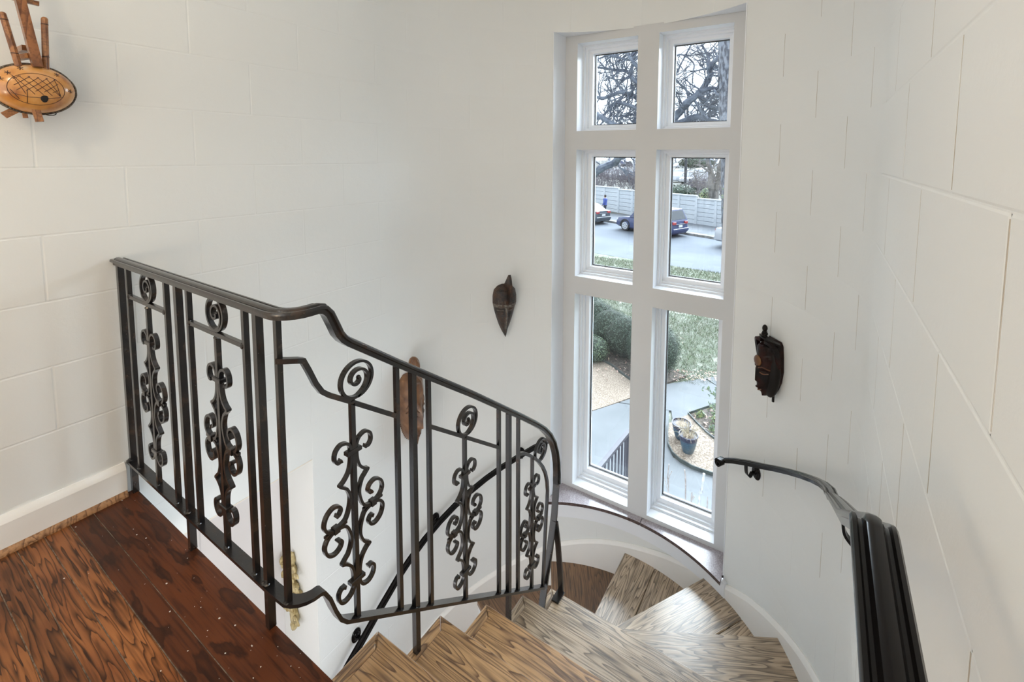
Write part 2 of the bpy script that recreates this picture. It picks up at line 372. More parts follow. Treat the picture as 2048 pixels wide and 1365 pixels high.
# ceiling lamp behind the camera (source of the warm light)
lp=empty('ceiling_lamp',(-.06,-2.22,1.02)); T(lp,'small pendant lamp with glass shade and brass ceiling plate above the landing','lamp')
mg=mat('lamp_glass',(.9,.85,.75),.4); mg.node_tree.nodes['Principled BSDF'].inputs['Emission Color'].default_value=(1,.8,.55,1); mg.node_tree.nodes['Principled BSDF'].inputs['Emission Strength'].default_value=1
mb=MB(); mb.lathe([(.05,ZTOP-.02),(.06,ZTOP-.005),(.06,ZTOP)],(-.06,-2.22,0),24); mb.build('mounting_plate',M['gilt'],lp)
mb=MB(); mb.lathe([(.006,1.18),(.006,ZTOP-.01)],(-.06,-2.22,0),8); mb.build('rod',M['gilt'],lp)
mb=MB(); mb.lathe([(.03,1.19),(.09,1.16),(.12,1.10),(.115,1.095),(.085,1.15),(.02,1.175)],(-.06,-2.22,0),24); mb.build('glass_shade',mg,lp)
# --- lower hall seen through the opening under the landing
mb=MB(); mb.box((-1.72,-3.2,ZBOT),(-1.66,-.30,-1.1)); T(mb.build('wall_hall',M['lilac'],smooth=False),kind='structure')
mb=MB(); mb.box((-1.38,-.4395,ZBOT),(-1.0655,-.43,-1.432)); T(mb.build('trim_1',M['cream'],smooth=False),kind='structure')   # painted reveal of the opening
mb=MB(); mb.box((-R-.30,-3.2,-1.436),(-R-.001,-.44,-1.431)); T(mb.build('trim_2',M['cream'],smooth=False),kind='structure')
d_=MB(); d_.box((-1.40,-1.38,ZBOT+.01),(-1.365,-.4400,-1.4365)); dr=T(d_.build('door_1',M['lilac'],smooth=False),kind='structure')
for ya,yb in ((-1.30,-.86),(-.80,-.52)):
    mb=MB()
    for z0,z1 in ((-2.6,-1.53),(-3.9,-2.75)):
        mb.sweep([(-1.362,ya,z0),(-1.362,yb,z0),(-1.362,yb,z1),(-1.362,ya,z1)],[(-.012,-.004),(.012,-.004),(.006,.006),(-.004,.004)],up=(1,0,0),closed=True)
    mb.build('panel_moulding',M['lilac'],dr)
mb=MB(); mb.box((-1.7,-3.2,ZBOT-.1),(R+.3,1.3,ZBOT)); T(mb.build('floor_lower',M['oakd'],smooth=False),kind='structure')
# ================================================================ window wall
YP=1.06; YE=1.262
XC=[-.556,-.466,-.062,.067,.474,.556]; ZC=[-2.32,-2.27,-.918,-.799,.041,.162,.720,.775]
mb=MB()
for i in range(5):
    for k in range(7):
        x0,x1,z0,z1=XC[i],XC[i+1],ZC[k],ZC[k+1]; op=i in(1,3) and k in(1,3,5)
        if not op:
            mb.add([(x0,YP,z0),(x1,YP,z0),(x1,YP,z1),(x0,YP,z1)],[(0,1,2,3)],0)
            mb.add([(x0,YE,z0),(x1,YE,z0),(x1,YE,z1),(x0,YE,z1)],[(3,2,1,0)],0)
        else:
            mb.add([(x0,YP,z0),(x1,YP,z0),(x1,YP,z1),(x0,YP,z1),(x0,YE,z0),(x1,YE,z0),(x1,YE,z1),(x0,YE,z1)],[(1,0,4,5),(2,1,5,6),(3,2,6,7),(0,3,7,4)],1)
ww=T(mb.build('wall_window',[M['panel'],M['white']],smooth=False),kind='structure')
# white jambs and head of the tower opening
mb=MB(); mb.box((-.5565,.905,-2.30),(-.5525,YP+.002,.772)); mb.box((.5525,.905,-2.30),(.5565,YP+.002,.772)); T(mb.build('trim_3',M['white'],smooth=False),kind='structure')
mb=MB(); mb.prism([(.553,YP+.002)]+[( -.553+0,YP+.002)]+[((R+.0002)*math.cos(math.radians(a)),(R+.0002)*math.sin(math.radians(a))) for a in [WA1-.2-(WA1-WA0-.4)*k/30 for k in range(31)]],.7705,.7745)
T(mb.build('trim_4',M['white'],smooth=False),kind='structure')
def ring_frame(mb,x0,x1,z0,z1,steps,mi=0):
    """nested rectangle rings: steps = [(inset, y)]"""
    b=len(mb.v); n=len(steps)
    for ins,y in steps:
        mb.v+=[(x0+ins,y,z0+ins),(x1-ins,y,z0+ins),(x1-ins,y,z1-ins),(x0+ins,y,z1-ins)]
    for k in range(n-1):
        for i in range(4):
            j=(i+1)%4; mb.f.append((b+k*4+i,b+k*4+j,b+k*4+4+j,b+k*4+4+i)); mb.m.append(mi)
wn_=0
for k in (5,3,1):
    for i in (1,3):
        wn_+=1; x0,x1,z0,z1=XC[i],XC[i+1],ZC[k],ZC[k+1]
        mb=MB(); ring_frame(mb,x0,x1,z0,z1,[(-.001,1.135),(.004,1.135),(.004,1.142),(.010,1.142),(.010,1.165),(.017,1.170),(.022,1.170),(.022,1.190),(.028,1.194),(.044,1.200),(.044,1.234),(.047,1.238),(.047,1.26),(-.001,1.26)])
        w=T(mb.build('window_%d'%wn_,M['white'],smooth=False),kind='structure')
        mb=MB(); ring_frame(mb,x0,x1,z0,z1,[(.046,1.2345),(.0505,1.2345),(.0505,1.2465),(.046,1.2465)]); mb.build('gasket',M['gasket'],w,smooth=False)
        mb=MB(); mb.box((x0+.047,1.238,z0+.047),(x1-.047,1.242,z1-.047)); mb.build('glass_pane',M['glass'],w,smooth=False)
# stone sill: two slabs with an overhanging curved nose
def sill(a0,a1):
    mb=MB(); rn=1.013; n=16
    arc=[(rn*math.cos(math.radians(a0+(a1-a0)*k/n)),rn*math.sin(math.radians(a0+(a1-a0)*k/n))) for k in range(n+1)]
    poly=arc+[(arc[-1][0],YP+.01),(arc[0][0],YP+.01)] 
    mb.prism(poly,-2.318,-2.298,0,side=1); return mb.build('sill_slab',[M['sill'],M['silledge']],slp,smooth=False)
slp=empty('window_sill',(0,1.0,-2.32)); T(slp,'purple grey polished granite sill with curved front under the tall window','window sill')
sill(57.2,87.6); sill(87.8,122.8)
# curved white apron under the sill
mb=MB(); arcwall(mb,57,123,-2.425,-2.319,n=30,ri=R-.022,ro=R+.0,ms=0); T(mb.build('trim_5',M['white'],ang=12),kind='structure')
# ================================================================ floor of the landing
fl=MB(); fl.box((-R,-3.2,ZL-.26),(R,-1.192,ZL-.0035)); fl.box((-R,-1.192,ZL-.26),(R,-1.10,ZL-.021)); fl.box((-R,-1.10,ZL-.26),(R,-1.092,ZL-.03)); fl=T(fl.build('floor',M['grout'],smooth=False),kind='structure')
ye=[-1.076,-1.1935]+[-1.1935-.0555*k for k in range(1,37)]
random.seed(4)
for k in range(len(ye)-1):
    y1,y0=ye[k],ye[k+1]; g=.0012
    cuts=[-R,R] if k<7 else [-R,random.uniform(-.5,.7),R]
    for a,b in zip(cuts[:-1],cuts[1:]):
        mb=MB(); cx,cy=(a+b)/2,(y0+y1)/2; hx=(b-a)/2-.0006; hy=(y1-y0)/2-g
        mb.box((-hx,-hy,-.019 if k==0 else -.0032),(hx,hy,0),bev=.0009)
        o=mb.build('plank',M['plankd'] if k<2 else M['plank'],fl,smooth=False); o.matrix_basis=Matrix.Translation((cx,cy,ZL))
mb=MB(); mb.box((-R,-1.092,ZL-.26),(-.09,-1.080,ZL-.021)); T(mb.build('trim_6',M['white'],smooth=False),kind='structure')
# paint flecks on the edge planks
mb=MB(); random.seed(11)
for k in range(95):
    x=random.uniform(-1.03,.6); y=-1.08-abs(random.gauss(0,.09)); r=random.choice([.0008,.001,.0013,.002,.0028]); a=random.uniform(0,6)
    mb.add([(x+r*random.uniform(.6,1.3)*math.cos(a+q*PI/3),y+r*random.uniform(.5,1)*math.sin(a+q*PI/3),ZL+.0004) for q in range(6)],[(0,1,2,3,4,5)])
T(mb.build('paint_flecks',M['dust'],smooth=False),'tiny pale paint flecks and crumbs scattered on the dark landing planks','debris',kind='stuff')
# ================================================================ baseboards
def skirt(name,pts,h0fn,htop,th=.018,matn='base'):
    """pts: list of (x,y,nx,ny) wall points with inward normals; htop(i) top z; h0fn(i) bottom z"""
    mb=MB(); b=len(mb.v)
    for i,(x,y,nx,ny) in enumerate(pts):
        z0,z1=h0fn(i),htop(i)
        for d,z in ((0,z0),(th,z0),(th,z1-.022),(th-.003,z1-.014),(th-.008,z1-.006),(th-.012,z1-.002),(th-.013,z1),(0,z1)):
            mb.v.append((x+nx*d,y+ny*d,z))
    n=8
    for i in range(len(pts)-1):
        for j in range(n):
            j2=(j+1)%n; mb.f.append((b+i*n+j,b+i*n+j2,b+(i+1)*n+j2,b+(i+1)*n+j)); mb.m.append(0)
    mb.f.append(tuple(b+j for j in range(n))); mb.m.append(0); mb.f.append(tuple(b+(len(pts)-1)*n+j for j in range(n-1,-1,-1))); mb.m.append(0)
    return T(mb.build(name,M[matn],ang=20),kind='structure')
def interp(tab,x):
    for (a,va),(b,vb) in zip(tab[:-1],tab[1:]):
        if a<=x<=b: return va+(vb-va)*(x-a)/(b-a)
    return tab[0][1] if x<tab[0][0] else tab[-1][1]
# landing, left wall and right wall
skirt('baseboard_left',[(-R,-3.2,1,0),(-R,-1.104,1,0)],lambda i:ZL,lambda i:ZL+.112)
mb=MB(); mb.sweep([(-R+.018,-3.2,ZL),(-R+.018,-1.106,ZL)],[(0,0),(.013,0),(.0125,.008),(.009,.014),(.0,.018)],up=(0,0,1)); 
mb.v=[(x,y,z) for x,y,z in mb.v]; shoe=T(mb.build('trim_7',M['shoe'],ang=50),kind='structure')
ZS=[(-1.3,-1.055),(-1.12,-1.055),(-1.0,-1.13),(-.5,-1.50),(0,-1.87),(.1,-1.945)]
tab=[(6,-1.95),(19,-2.045),(28.6,-2.113),(37,-2.173),(48.6,-2.253),(58,-2.335),(72,-2.42),(86.7,-2.491),(103,-2.555),(119.5,-2.631),(137.9,-2.759),(158.4,-2.875),(168,-2.937),(180,-3.01)]
pr_=[(R,-3.2,-1,0),(R,-1.3,-1,0),(R,-1.12,-1,0),(R,-1.0,-1,0),(R,-.5,-1,0),(R,0,-1,0)]
zr=[-1.055,-1.055,-1.055,-1.13,-1.50,-1.885]
skirt('baseboard_right',pr_,lambda i:zr[i]-(.108 if i<2 else .5),lambda i:zr[i])
ang=[a*2.0 for a in range(0,91)]
pb=[(R*math.cos(math.radians(a)),R*math.sin(math.radians(a)),-math.cos(math.radians(a)),-math.sin(math.radians(a))) for a in ang]
zb=[interp([(0,-1.885)]+tab,a) for a in ang]
skirt('baseboard_back',pb,lambda i:zb[i]-.55,lambda i:zb[i])
skirt('baseboard_stair',[(-R,0,1,0),(-R,-.43,1,0)],lambda i:(-3.6,-3.9)[i],lambda i:(-3.01,-3.32)[i])
# ================================================================ staircase
RI=.177; F=(-.06,.13)
st=empty('staircase',(0,0,ZBOT)); T(st,'winding oak staircase with white risers turning down past the tall window','staircase')
def slab(poly,z,ang_,name,matn,parent,th=.028):
    """horizontal board; local x runs along direction ang_"""
    cx=sum(p[0] for p in poly)/len(poly); cy=sum(p[1] for p in poly)/len(poly); c,s=math.cos(-ang_),math.sin(-ang_)
    loc=[((x-cx)*c-(y-cy)*s,(x-cx)*s+(y-cy)*c) for x,y in poly]
    ar_=sum(loc[i][0]*loc[(i+1)%len(loc)][1]-loc[(i+1)%len(loc)][0]*loc[i][1] for i in range(len(loc)))
    if ar_<0: loc=loc[::-1]
    n=len(loc); b=.004; ins=[]
    for i in range(n):
        p=Vector(loc[i]); a=(p-Vector(loc[i-1])).normalized(); d=(Vector(loc[(i+1)%n])-p).normalized()
        na=Vector((-a.y,a.x)); nd=Vector((-d.y,d.x)); q=(na+nd); k=b/max(.3,q.dot(na)) ; ins.append(tuple(p+q*k))
    mb=MB(); vs=[(x,y,-th) for x,y in loc]+[(x,y,-b) for x,y in loc]+[(x,y,0) for x,y in ins]
    fs=[tuple(range(n-1,-1,-1)),tuple(range(2*n,3*n))]
    for r in range(2):
        for i in range(n):
            j=(i+1)%n; fs.append((r*n+i,r*n+j,(r+1)*n+j,(r+1)*n+i))
    mb.add(vs,fs); o=mb.build(name,M[matn],None,smooth=False)
    own(o,parent); o.matrix_basis=Matrix.Translation((cx,cy,z))@Matrix.Rotation(ang_,4,'Z'); return o
def fromF(deg,rad=None):
    a=math.radians(deg); d=Vector((math.cos(a),math.sin(a)))
    if rad is not None: return (F[0]+d.x*rad,F[1]+d.y*rad)
    # intersection with wall line
    o=Vector(F); rr=R-.012; bq=o.dot(d); cq=o.dot(o)-rr*rr; t_=-bq+math.sqrt(bq*bq-cq); p=o+d*t_
    if p.y<0: t_=((rr if d.x>0 else -rr)-o.x)/d.x; p=o+d*t_
    return (p.x,p.y)
XL=-.088; XR=R-.012
ny=[-1.076,-.849,-.604,-.362,-.116,.126]
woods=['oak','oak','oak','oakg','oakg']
for k in range(1,6):
    z=ZL-RI*k; y1=ny[k]; y0=ny[k-1]-.03; w=.036
    tr=None
    main=[(XL+w+.0006,y0),(XR,y0),(XR,y1),(XL+.0,y1),(XL+w+.0006,y1-w)] 
    main=[(XL+w+.0005,y0),(XR,y0),(XR,y1),(XL+.0008,y1),(XL+w+.0005,y1-w)]
    tr=slab(main,z,0,'tread',woods[k-1],st)
    o=slab([(XL,y0),(XL+w,y0),(XL+w,y1-w-.0008),(XL,y1-.0012)],z,PI/2,'return_nosing',woods[k-1],st)
    mb=MB(); mb.box((XL+.03,ny[k-1]-.028,z-.001),(XR,ny[k-1]-.012,z+RI-.029)); mb.build('riser',M['white'],st,smooth=False)
    mb=MB(); mb.box((XL+.022,ny[k-1]-.03,z-RI-.03),(XL+.034,y1-.02,z-.029)); mb.build('stringer',M['white'],st,smooth=False)
wa=[0,28.7,58.2,90.5,122,153.5,180]
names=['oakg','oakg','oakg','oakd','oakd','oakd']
for k in range(6,12):
    z=ZL-RI*k; a0,a1=wa[k-6],wa[k-5]; aa=a0-3.2
    fan=[fromF(aa+(a1-aa)*q/8) for q in range(9)]
    if k==6: fan=[(XR,ny[5]-.03)]+fan[1:]
    if k==11: fan=fan[:-1]+[(-R+.012,.13)]
    inn=[fromF(a1,.012),fromF(aa,.012)]
    dirn=math.radians(a1)
    if k in (7,8):                                # two boards with an open joint
        sp=.50 if k==7 else .52; am=a0+(a1-a0)*(1-sp) if False else None
        # front board: strip along the nosing, width ~.26 ; back board the rest
        d=Vector((math.cos(dirn),math.sin(dirn))); nrm=Vector((d.y,-d.x)); W_={7:.262,8:.20}[k]
        P0=Vector(F)+nrm*W_
        rr=R-.012; bq=P0.dot(d); cq=P0.dot(P0)-rr*rr; t_=-bq+math.sqrt(bq*bq-cq); Pq=P0+d*t_
        aq=math.degrees(math.atan2(Pq.y-F[1],Pq.x-F[0]))
        # intersection of joint line with back edge
        b=Vector((math.cos(math.radians(aa)),math.sin(math.radians(aa)))); den=d.x*b.y-d.y*b.x; rel=Vector(F)-P0; tt=(rel.x*b.y-rel.y*b.x)/den; Pb=P0+d*tt
        front=[inn[1],tuple(Pb)]+[tuple(Pq)]+[fromF(aq+(a1-aq)*q/5) for q in range(1,6)]+[inn[0]]
        e=nrm*.0025
        back=[tuple(Pb+e*1.5)]+[fromF(aa+(aq-aa)*q/5) for q in range(0,5)]+[tuple(Pq+e)]
        slab(front,z,dirn,'tread',names[k-6],st); slab(back,z,dirn,'tread_back_board',names[k-6],st)
        mb=MB(); mb.prism([inn[1]]+fan+[inn[0]],z-.04,z-.028); mb.build('subtread',M['oakd'],st,smooth=False)
    else:
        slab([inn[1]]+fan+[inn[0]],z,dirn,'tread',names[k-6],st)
    # riser above this tread, under the previous nosing
    p=fromF(a0,.03); q=fromF(a0); d=Vector((q[0]-p[0],q[1]-p[1])).normalized(); nr=Vector((d.y,-d.x)); 
    P=Vector(p)+nr*.02; Q=Vector(q)+nr*.02; 
    mb=MB(); mb.prism([tuple(P),tuple(Q),tuple(Q+nr*-.012),tuple(P+nr*-.012)][::-1],z,z+RI-.029); mb.build('riser',M['white'],st,smooth=False)
for k in range(12,17):
    z=ZL-RI*k; y1=.126-.245*(k-11); y0=.126-.245*(k-12)+.03
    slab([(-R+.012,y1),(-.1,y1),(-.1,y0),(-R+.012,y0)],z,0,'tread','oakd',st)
    mb=MB(); mb.box((-R+.012,y0-.03,z),(-.12,y0-.018,z+RI-.029)); mb.build('riser',M['white'],st,smooth=False)
# ================================================================ wrought iron stair railing
I=M['iron']; YR=-1.085; XS=-.066
rl=empty('stair_railing',(XS,YR,ZL)); T(rl,'dark wrought iron railing with scroll ornaments running down the open side of the stairs','railing')
CAP=[(-.020,.001),(-.020,.0055),(-.018,.0085),(-.0145,.0085),(-.0125,.0045),(-.0095,.0045),(-.0065,.0105),(-.003,.0118),(.003,.0118),(.0065,.0105),(.0095,.0045),(.0125,.0045),(.0145,.0085),(.018,.0085),(.020,.0055),(.020,.001),(.0125,-.001),(.0125,-.011),(-.0125,-.011),(-.0125,-.001)]
arcc=[(XS-.055+.055*math.sin(a*PI/12),YR+.055-.055*math.cos(a*PI/12)) for a in range(7)]
top=[(-R+.003,YR,-.357),(-.60,YR,-.357),(-.16,YR,-.357)]+[(x,y,-.357) for x,y in arcc]+[(XS,-1.012,-.357),(XS,-.998,-.361),(XS,-.986,-.375),(XS,-.973,-.405),(XS,-.962,-.432),(XS,-.950,-.449),(XS,-.935,-.463),
 (XS,-.785,-.577),(XS,-.463,-.815),(XS,-.16,-1.048),(XS,-.06,-1.127),(XS,.0,-1.178),(XS,.05,-1.232),(XS,.088,-1.290),(XS,.112,-1.35),(XS,.126,-1.41),(XS,.131,-1.47),(XS,.130,-1.515)]
mb=MB(); mb.sweep(top,CAP,up=lambda i:V(0,0,1) if i<22 else V(0,.9,.3)); mb.build('top_rail',I,rl,ang=40)
# slanting flat end post and its brace
mb=MB(); mb.sweep([(XS,.131,-1.50),(XS,.112,-1.66),(XS,.075,-1.80),(XS,.030,-1.94),(XS,.002,-2.046)],rect(.030,.010),up=(0,1,0)); mb.build('end_post',I,rl)
mb=MB(); mb.sweep([(XS+.01,.105,-1.68),(XS+.018,.118,-1.80),(XS+.026,.128,-1.95),(XS+.03,.130,-2.044)],rect(.026,.009),up=(0,1,0)); mb.box((XS+.012,.072,-2.048),(XS+.048,.134,-2.040)); mb.build('end_brace',I,rl)
# bottom rail
bot=[(-R+.003,YR,-1.053),(-.16,YR,-1.053)]+[(x,y,-1.053) for x,y in arcc[1:]]+[(XS,-1.024,-1.057),(XS,-1.010,-1.085),(XS,-.996,-1.130),(XS,-.982,-1.166),(XS,-.965,-1.188),(XS,-.93,-1.215),(XS,-.5,-1.543),(XS,.012,-1.934)]
mb=MB(); mb.sweep(bot,rect(.028,.009)); mb.build('bottom_rail',I,rl,ang=40)
def zbot(y): return -1.0485 if y<-1.03 else -1.212-.765*(y+.93)
def ztop(y): 
    return interp([(p[1],p[2]) for p in top if p[0]==XS],y)-.010
# square bars
def bar(name,x,y,z0,z1,w=.0125,weld=True):
    mb=MB(); mb.box((x-w/2,y-w/2,z0),(x+w/2,y+w/2,z1),bev=.0012)
    if weld:
        mb.ball((x,y-w*.45,z0+.001 if name=='baluster' else zbot(y)+.006),(w*.75,w*.45,.004),8,4)
        mb.ball((x,y,z1-.002),(w*.7,w*.7,.004),8,4)
    mb.build(name,I,rl)
for x in (-.975,-.687,-.542,-.242,-.100): bar('baluster',x,YR,-1.050,-.362)
bar('post',-R+.020,YR,ZL,-.362,.017); bar('post',-.609,YR,ZL,-.362,.017); bar('post',-.184,YR,ZL,-.362,.017)
for y in (-.785,-.665,-.312,-.184): bar('baluster',XS,y,zbot(y)-.002,ztop(y)+.004)
bar('post',XS,-.727,ZL-2*RI,ztop(-.727)+.004,.017); bar('post',XS,-.249,ZL-4*RI,ztop(-.249)+.004,.017)
# cross bars under the rings
for a,b in ((-.975,-.687),(-.542,-.242)):
    mb=MB(); mb.box((a,YR-.006,-.468),(b,YR+.006,-.456),bev=.001); mb.ball((a+.008,YR-.004,-.462),(.008,.006,.009),8,5); mb.ball((b-.008,YR-.004,-.462),(.008,.006,.009),8,5); mb.build('cross_bar',I,rl)
def cb(path,up=(1,0,0)): mb=MB(); mb.sweep(path,rect(.012,.012),up=up); mb.build('cross_bar',I,rl,ang=40)
cb([(-.100,YR-.004,-.462),(-.084,YR+.006,-.462),(XS,-1.062,-.463),(XS,-1.05,-.468),(XS,-1.038,-.495),(XS,-1.022,-.535),(XS,-1.008,-.560),(XS,-.99,-.577),(XS,-.93,-.622),(XS,-.785,-.733)],(0,0,1))
cb([(XS,-.665,-.824),(XS,-.312,-1.092)])
cb([(XS,-.184,-1.192),(XS,-.15,-1.208),(XS,-.104,-1.243),(XS,-.06,-1.283),(XS,-.029,-1.316),(XS,.005,-1.36),(XS,.028,-1.402),(XS,.043,-1.45),(XS,.049,-1.497),(XS,.046,-1.54),(XS,.039,-1.59),(XS,.014,-1.93)])
# scroll rings
def ring_mesh():
    P=[]
    for k in range(105):
        th=k/104*(2*PI*2.35); a=-PI/2+th
        if th<2*PI: r=.0435
        else:
            q=(th-2*PI)/(2*PI*1.35); r=.0435*(1-q)**.9*.98+.0055
            if q<.12: r=.0435-(.0435-r)*(q/.12)
        P.append((r*math.cos(a),0,r*math.sin(a)))
    mb=MB(); mb.sweep(P,rect(.013,.0065),up=(0,1,0)) ; mb.ball(P[-1],(.006,.007,.006),8,6)
    # rect is (side, up): side lies in the ring plane -> swap so that the bar is flat
    return mb
def ring_mesh2():
    P=[]
    for k in range(120):
        th=k/119*(2*PI*2.3); a=-PI/2+th
        if th<2*PI: r=.0435
        else:
            q=(th-2*PI)/(2*PI*1.3); r=.0435+( .0065-.0435)*min(1,q*1.02)**.62
        P.append((r*math.cos(a),0,r*math.sin(a)))
    mb=MB(); mb.sweep(P,rect(.0065,.0125),up=(0,1,0)); mb.ball(P[-1],(.0055,.0066,.0055),8,6); return mb.mesh('scroll_ring',I,ang=40)
rm=ring_mesh2()
def place(me,name,x,y,z,slope,s=1,parent=None):
    return inst(me,name,Matrix.Translation((x,y,z))@(Matrix.Rotation(PI/2,4,'Z') if slope else Matrix.Identity(4))@Matrix.Scale(s,4),parent or rl)
for x,z in ((-.822,-.411),(-.385,-.409)): place(rm,'scroll_ring',x,YR,z,False,1.0)
for y,z in ((-.912,-.570),(-.489,-.896),(-.012,-1.270)): place(rm,'scroll_ring',XS,y,z,True,1.04)
# ornaments
A_=[(.034,.170),(.045,.168),(.053,.180),(.050,.199),(.036,.210),(.018,.205),(.009,.190),(.0085,.170),(.010,.148),(.0165,.127)]
B_=[(.039,.108)]
C_=[(.039,.102),(.022,.086),(.0135,.062),(.016,.036),(.027,.010),(.044,-.0005+.003),(.062,.002),(.078,.010),(.086,.028),(.079,.050),(.062,.061),(.046,.056),(.040,.043),(.046,.033),(.053,.035)]
def strand_mesh():
    p1=cr([(u,0,v) for u,v in A_+[(.030,.1115),(.040,.106)]],4); p2=cr([(u,0,v) for u,v in [(.041,.104),(.030,.094)]+C_[1:]],4)
    sec=rect(.0068,.0115); mb=MB()
    sc1=[1.25 if i<2 else 1.0 for i in range(len(p1))]
    mb.sweep(p1,sec,up=(0,1,0),scale=sc1); mb.sweep(p2,sec,up=(0,1,0),scale=[1.0 if i<len(p2)-3 else 1.25 for i in range(len(p2))])
    mb.box((.0345,-.0062,.1005),(.0435,.0062,.1095),bev=.002)
    return mb
sm=strand_mesh()
def mirrored(mb,sx,sz):
    q=MB(); q.v=[(x*sx,y,z*sz) for x,y,z in mb.v]; q.f=[tuple(reversed(f)) if sx*sz<0 else f for f in mb.f]; q.m=list(mb.m); return q.mesh('strand',I,ang=40)
strands=[mirrored(sm,a,b) for a in (1,-1) for b in (1,-1)]
mb=MB(); mb.box((-.0205,-.009,-.0065),(.0205,.009,.0065),bev=.002); collar_b=mb.mesh('collar',I)
mb=MB(); mb.box((-.0075,-.0085,-.0095),(.0075,.0085,.0095),bev=.002)
mb.add([(-.030,-.004,-.004),(-.030,.004,-.004),(-.030,.004,.002),(-.030,-.004,.002),(.030,-.004,-.002),(.030,.004,-.002),(.030,.004,.004),(.030,-.004,.004)],[(0,1,2,3),(7,6,5,4),(0,4,5,1),(1,5,6,2),(2,6,7,3),(3,7,4,0)])
collar_s=mb.mesh('collar',I)
mb=MB(); mb.box((-.006,-.006,-.293),(.006,.006,.291),bev=.001); mb.ball((0,-.004,-.289),(.010,.006,.005),8,4); mb.ball((0,-.003,.288),(.009,.006,.005),8,4); cbar=mb.mesh('scroll_ornament',I)
mb=MB(); mb.box((-.006,-.006,-.293),(.006,.006,.314),bev=.001); mb.ball((0,-.004,-.289),(.010,.006,.005),8,4); mb.ball((0,-.003,.306),(.009,.006,.005),8,4); cbar2=mb.mesh('scroll_ornament',I)
for x,y,z,sl in ((-.828,YR,-.762,0),(-.387,YR,-.760,0),(XS,-.927,-.930,1),(XS,-.503,-1.256,1),(XS,-.079,-1.576,1)):
    o=place(cbar2 if sl else cbar,'scroll_ornament',x,y,z,sl)
    for q in strands: inst(q,'strand',Matrix.Identity(4),o)
    for v in (.176,-.176): inst(collar_b,'collar',Matrix.Translation((0,0,v)),o)
    for s in (1,-1): inst(collar_s,'collar',Matrix.Translation((s*.0545,0,0))@Matrix.Rotation(.0,4,'Y'),o)
# ================================================================ wall handrails
def handrail(name,label,path,end_spiral,brackets,up):
    r=empty(name,path[0]); T(r,label,'handrail'); K=M['black']
    mb=MB(); mb.sweep(path,[(a*1.0,b) for a,b in CAP],up=up); mb.build('rail',K,r,ang=40)
    if end_spiral: mb=MB(); mb.sweep(end_spiral,[(-.0175,-.004),(.0175,-.004),(.0175,.004),(-.0175,.004)],up=up,scale=None); mb.lathe([(.002,-.018),(.0085,-.0175),(.0085,.0175),(.002,.018)],(0,0,0),12,axis='y') if False else None; mb.build('volute',K,r,ang=50)
    for P,N,TT,L_ in brackets:       # wall point, inward normal, tangent, rail height above rosette
        P=Vector(P); N=Vector(N); TT=Vector(TT); mb=MB(); n=20; U=V(0,0,1)
        prof=[(.030,0),(.031,.004),(.026,.0085),(.020,.009),(.017,.012),(.011,.012),(.008,.016)]; b=len(mb.v)
        for rr,h in prof:
            for i in range(n):
                a=2*PI*i/n; mb.v.append(tuple(P+N*h+TT*rr*.92*math.cos(a)+U*rr*1.22*math.sin(a)))
        for k in range(len(prof)-1):
            for i in range(n):
                j=(i+1)%n; mb.f.append((b+k*n+i,b+k*n+j,b+(k+1)*n+j,b+(k+1)*n+i)); mb.m.append(0)
        mb.f.append(tuple(b+(len(prof)-1)*n+i for i in range(n))); mb.m.append(0)
        mb.build('rosette',K,r)
        pts=cr([P+N*.010,P+N*.028+U*.004,P+N*.040-U*.012+TT*.0,P+N*.052-U*.006,P+N*.064+U*.014,P+N*.068+U*(L_-.012)],5)
        mb=MB(); mb.sweep(pts,rect(.018,.006),up=tuple(N)); mb.build('bracket_arm',K,r,ang=40)
RR=.994
def arcp(a,z,r=RR): a=math.radians(a); return (r*math.cos(a),r*math.sin(a),z)
ztab=[(0,-1.055),(8,-1.115),(16,-1.19),(25.5,-1.283),(34.5,-1.373),(44.7,-1.476),(50.6,-1.525),(57,-1.592)]
pth=[(.985,-3.1,-.365),(.985,-2.0,-.365),(.985,-1.104,-.365),(.985,-1.09,-.367),(.986,-1.07,-.379),(.988,-.8,-.562),(.991,-.4,-.805),(RR,-.1,-.990)]+[arcp(a,interp(ztab,a)) for a in (0,6,12,18,24,30,36,42,48,53,56)]
def tang(a): a=math.radians(a); return V(-math.sin(a),math.cos(a),0)
# volute: curls under the rail at its lower end
def volute(a0,z0,sgn,down=True):
    c=V(*arcp(a0,z0)); t=tang(a0)*sgn; P=[c-t*.03+V(0,0,.016),c-t*.008+V(0,0,.004)]
    r0=.021; cc=c+V(0,0,-.018)+t*.010
    for k in range(40):
        th=PI/2-k/39*2*PI*1.45; r=r0*(1-.78*k/39); P.append(cc+t*(r*math.cos(th))+V(0,0,r*math.sin(th)))
    return P
handrail('wall_handrail','black moulded iron handrail on the right curved wall ending in a volute beside the window',pth,volute(57.5,-1.597,1),
 [(tuple(Vector(arcp(48.3,-1.572,R))),tuple(-Vector(arcp(48.3,0,1))),tuple(tang(48.3)),.075),((R,-.47,-.83),(-1,0,0),(0,1,0),.07),((R,-1.9,-.44),(-1,0,0),(0,1,0),.07)],
 lambda i:V(0,0,1))
zl=[(123,-1.86),(133,-1.952),(148.3,-2.078),(160,-2.177),(170,-2.262),(180,-2.35)]
pth2=[arcp(a,interp(zl,a)) for a in (122.5,128,134,140,146,152,158,164,170,176,180)]+[(-.994,-.137,-2.432),(-.994,-.323,-2.555),(-.994,-.9,-2.955),(-.994,-1.0,-3.03)]
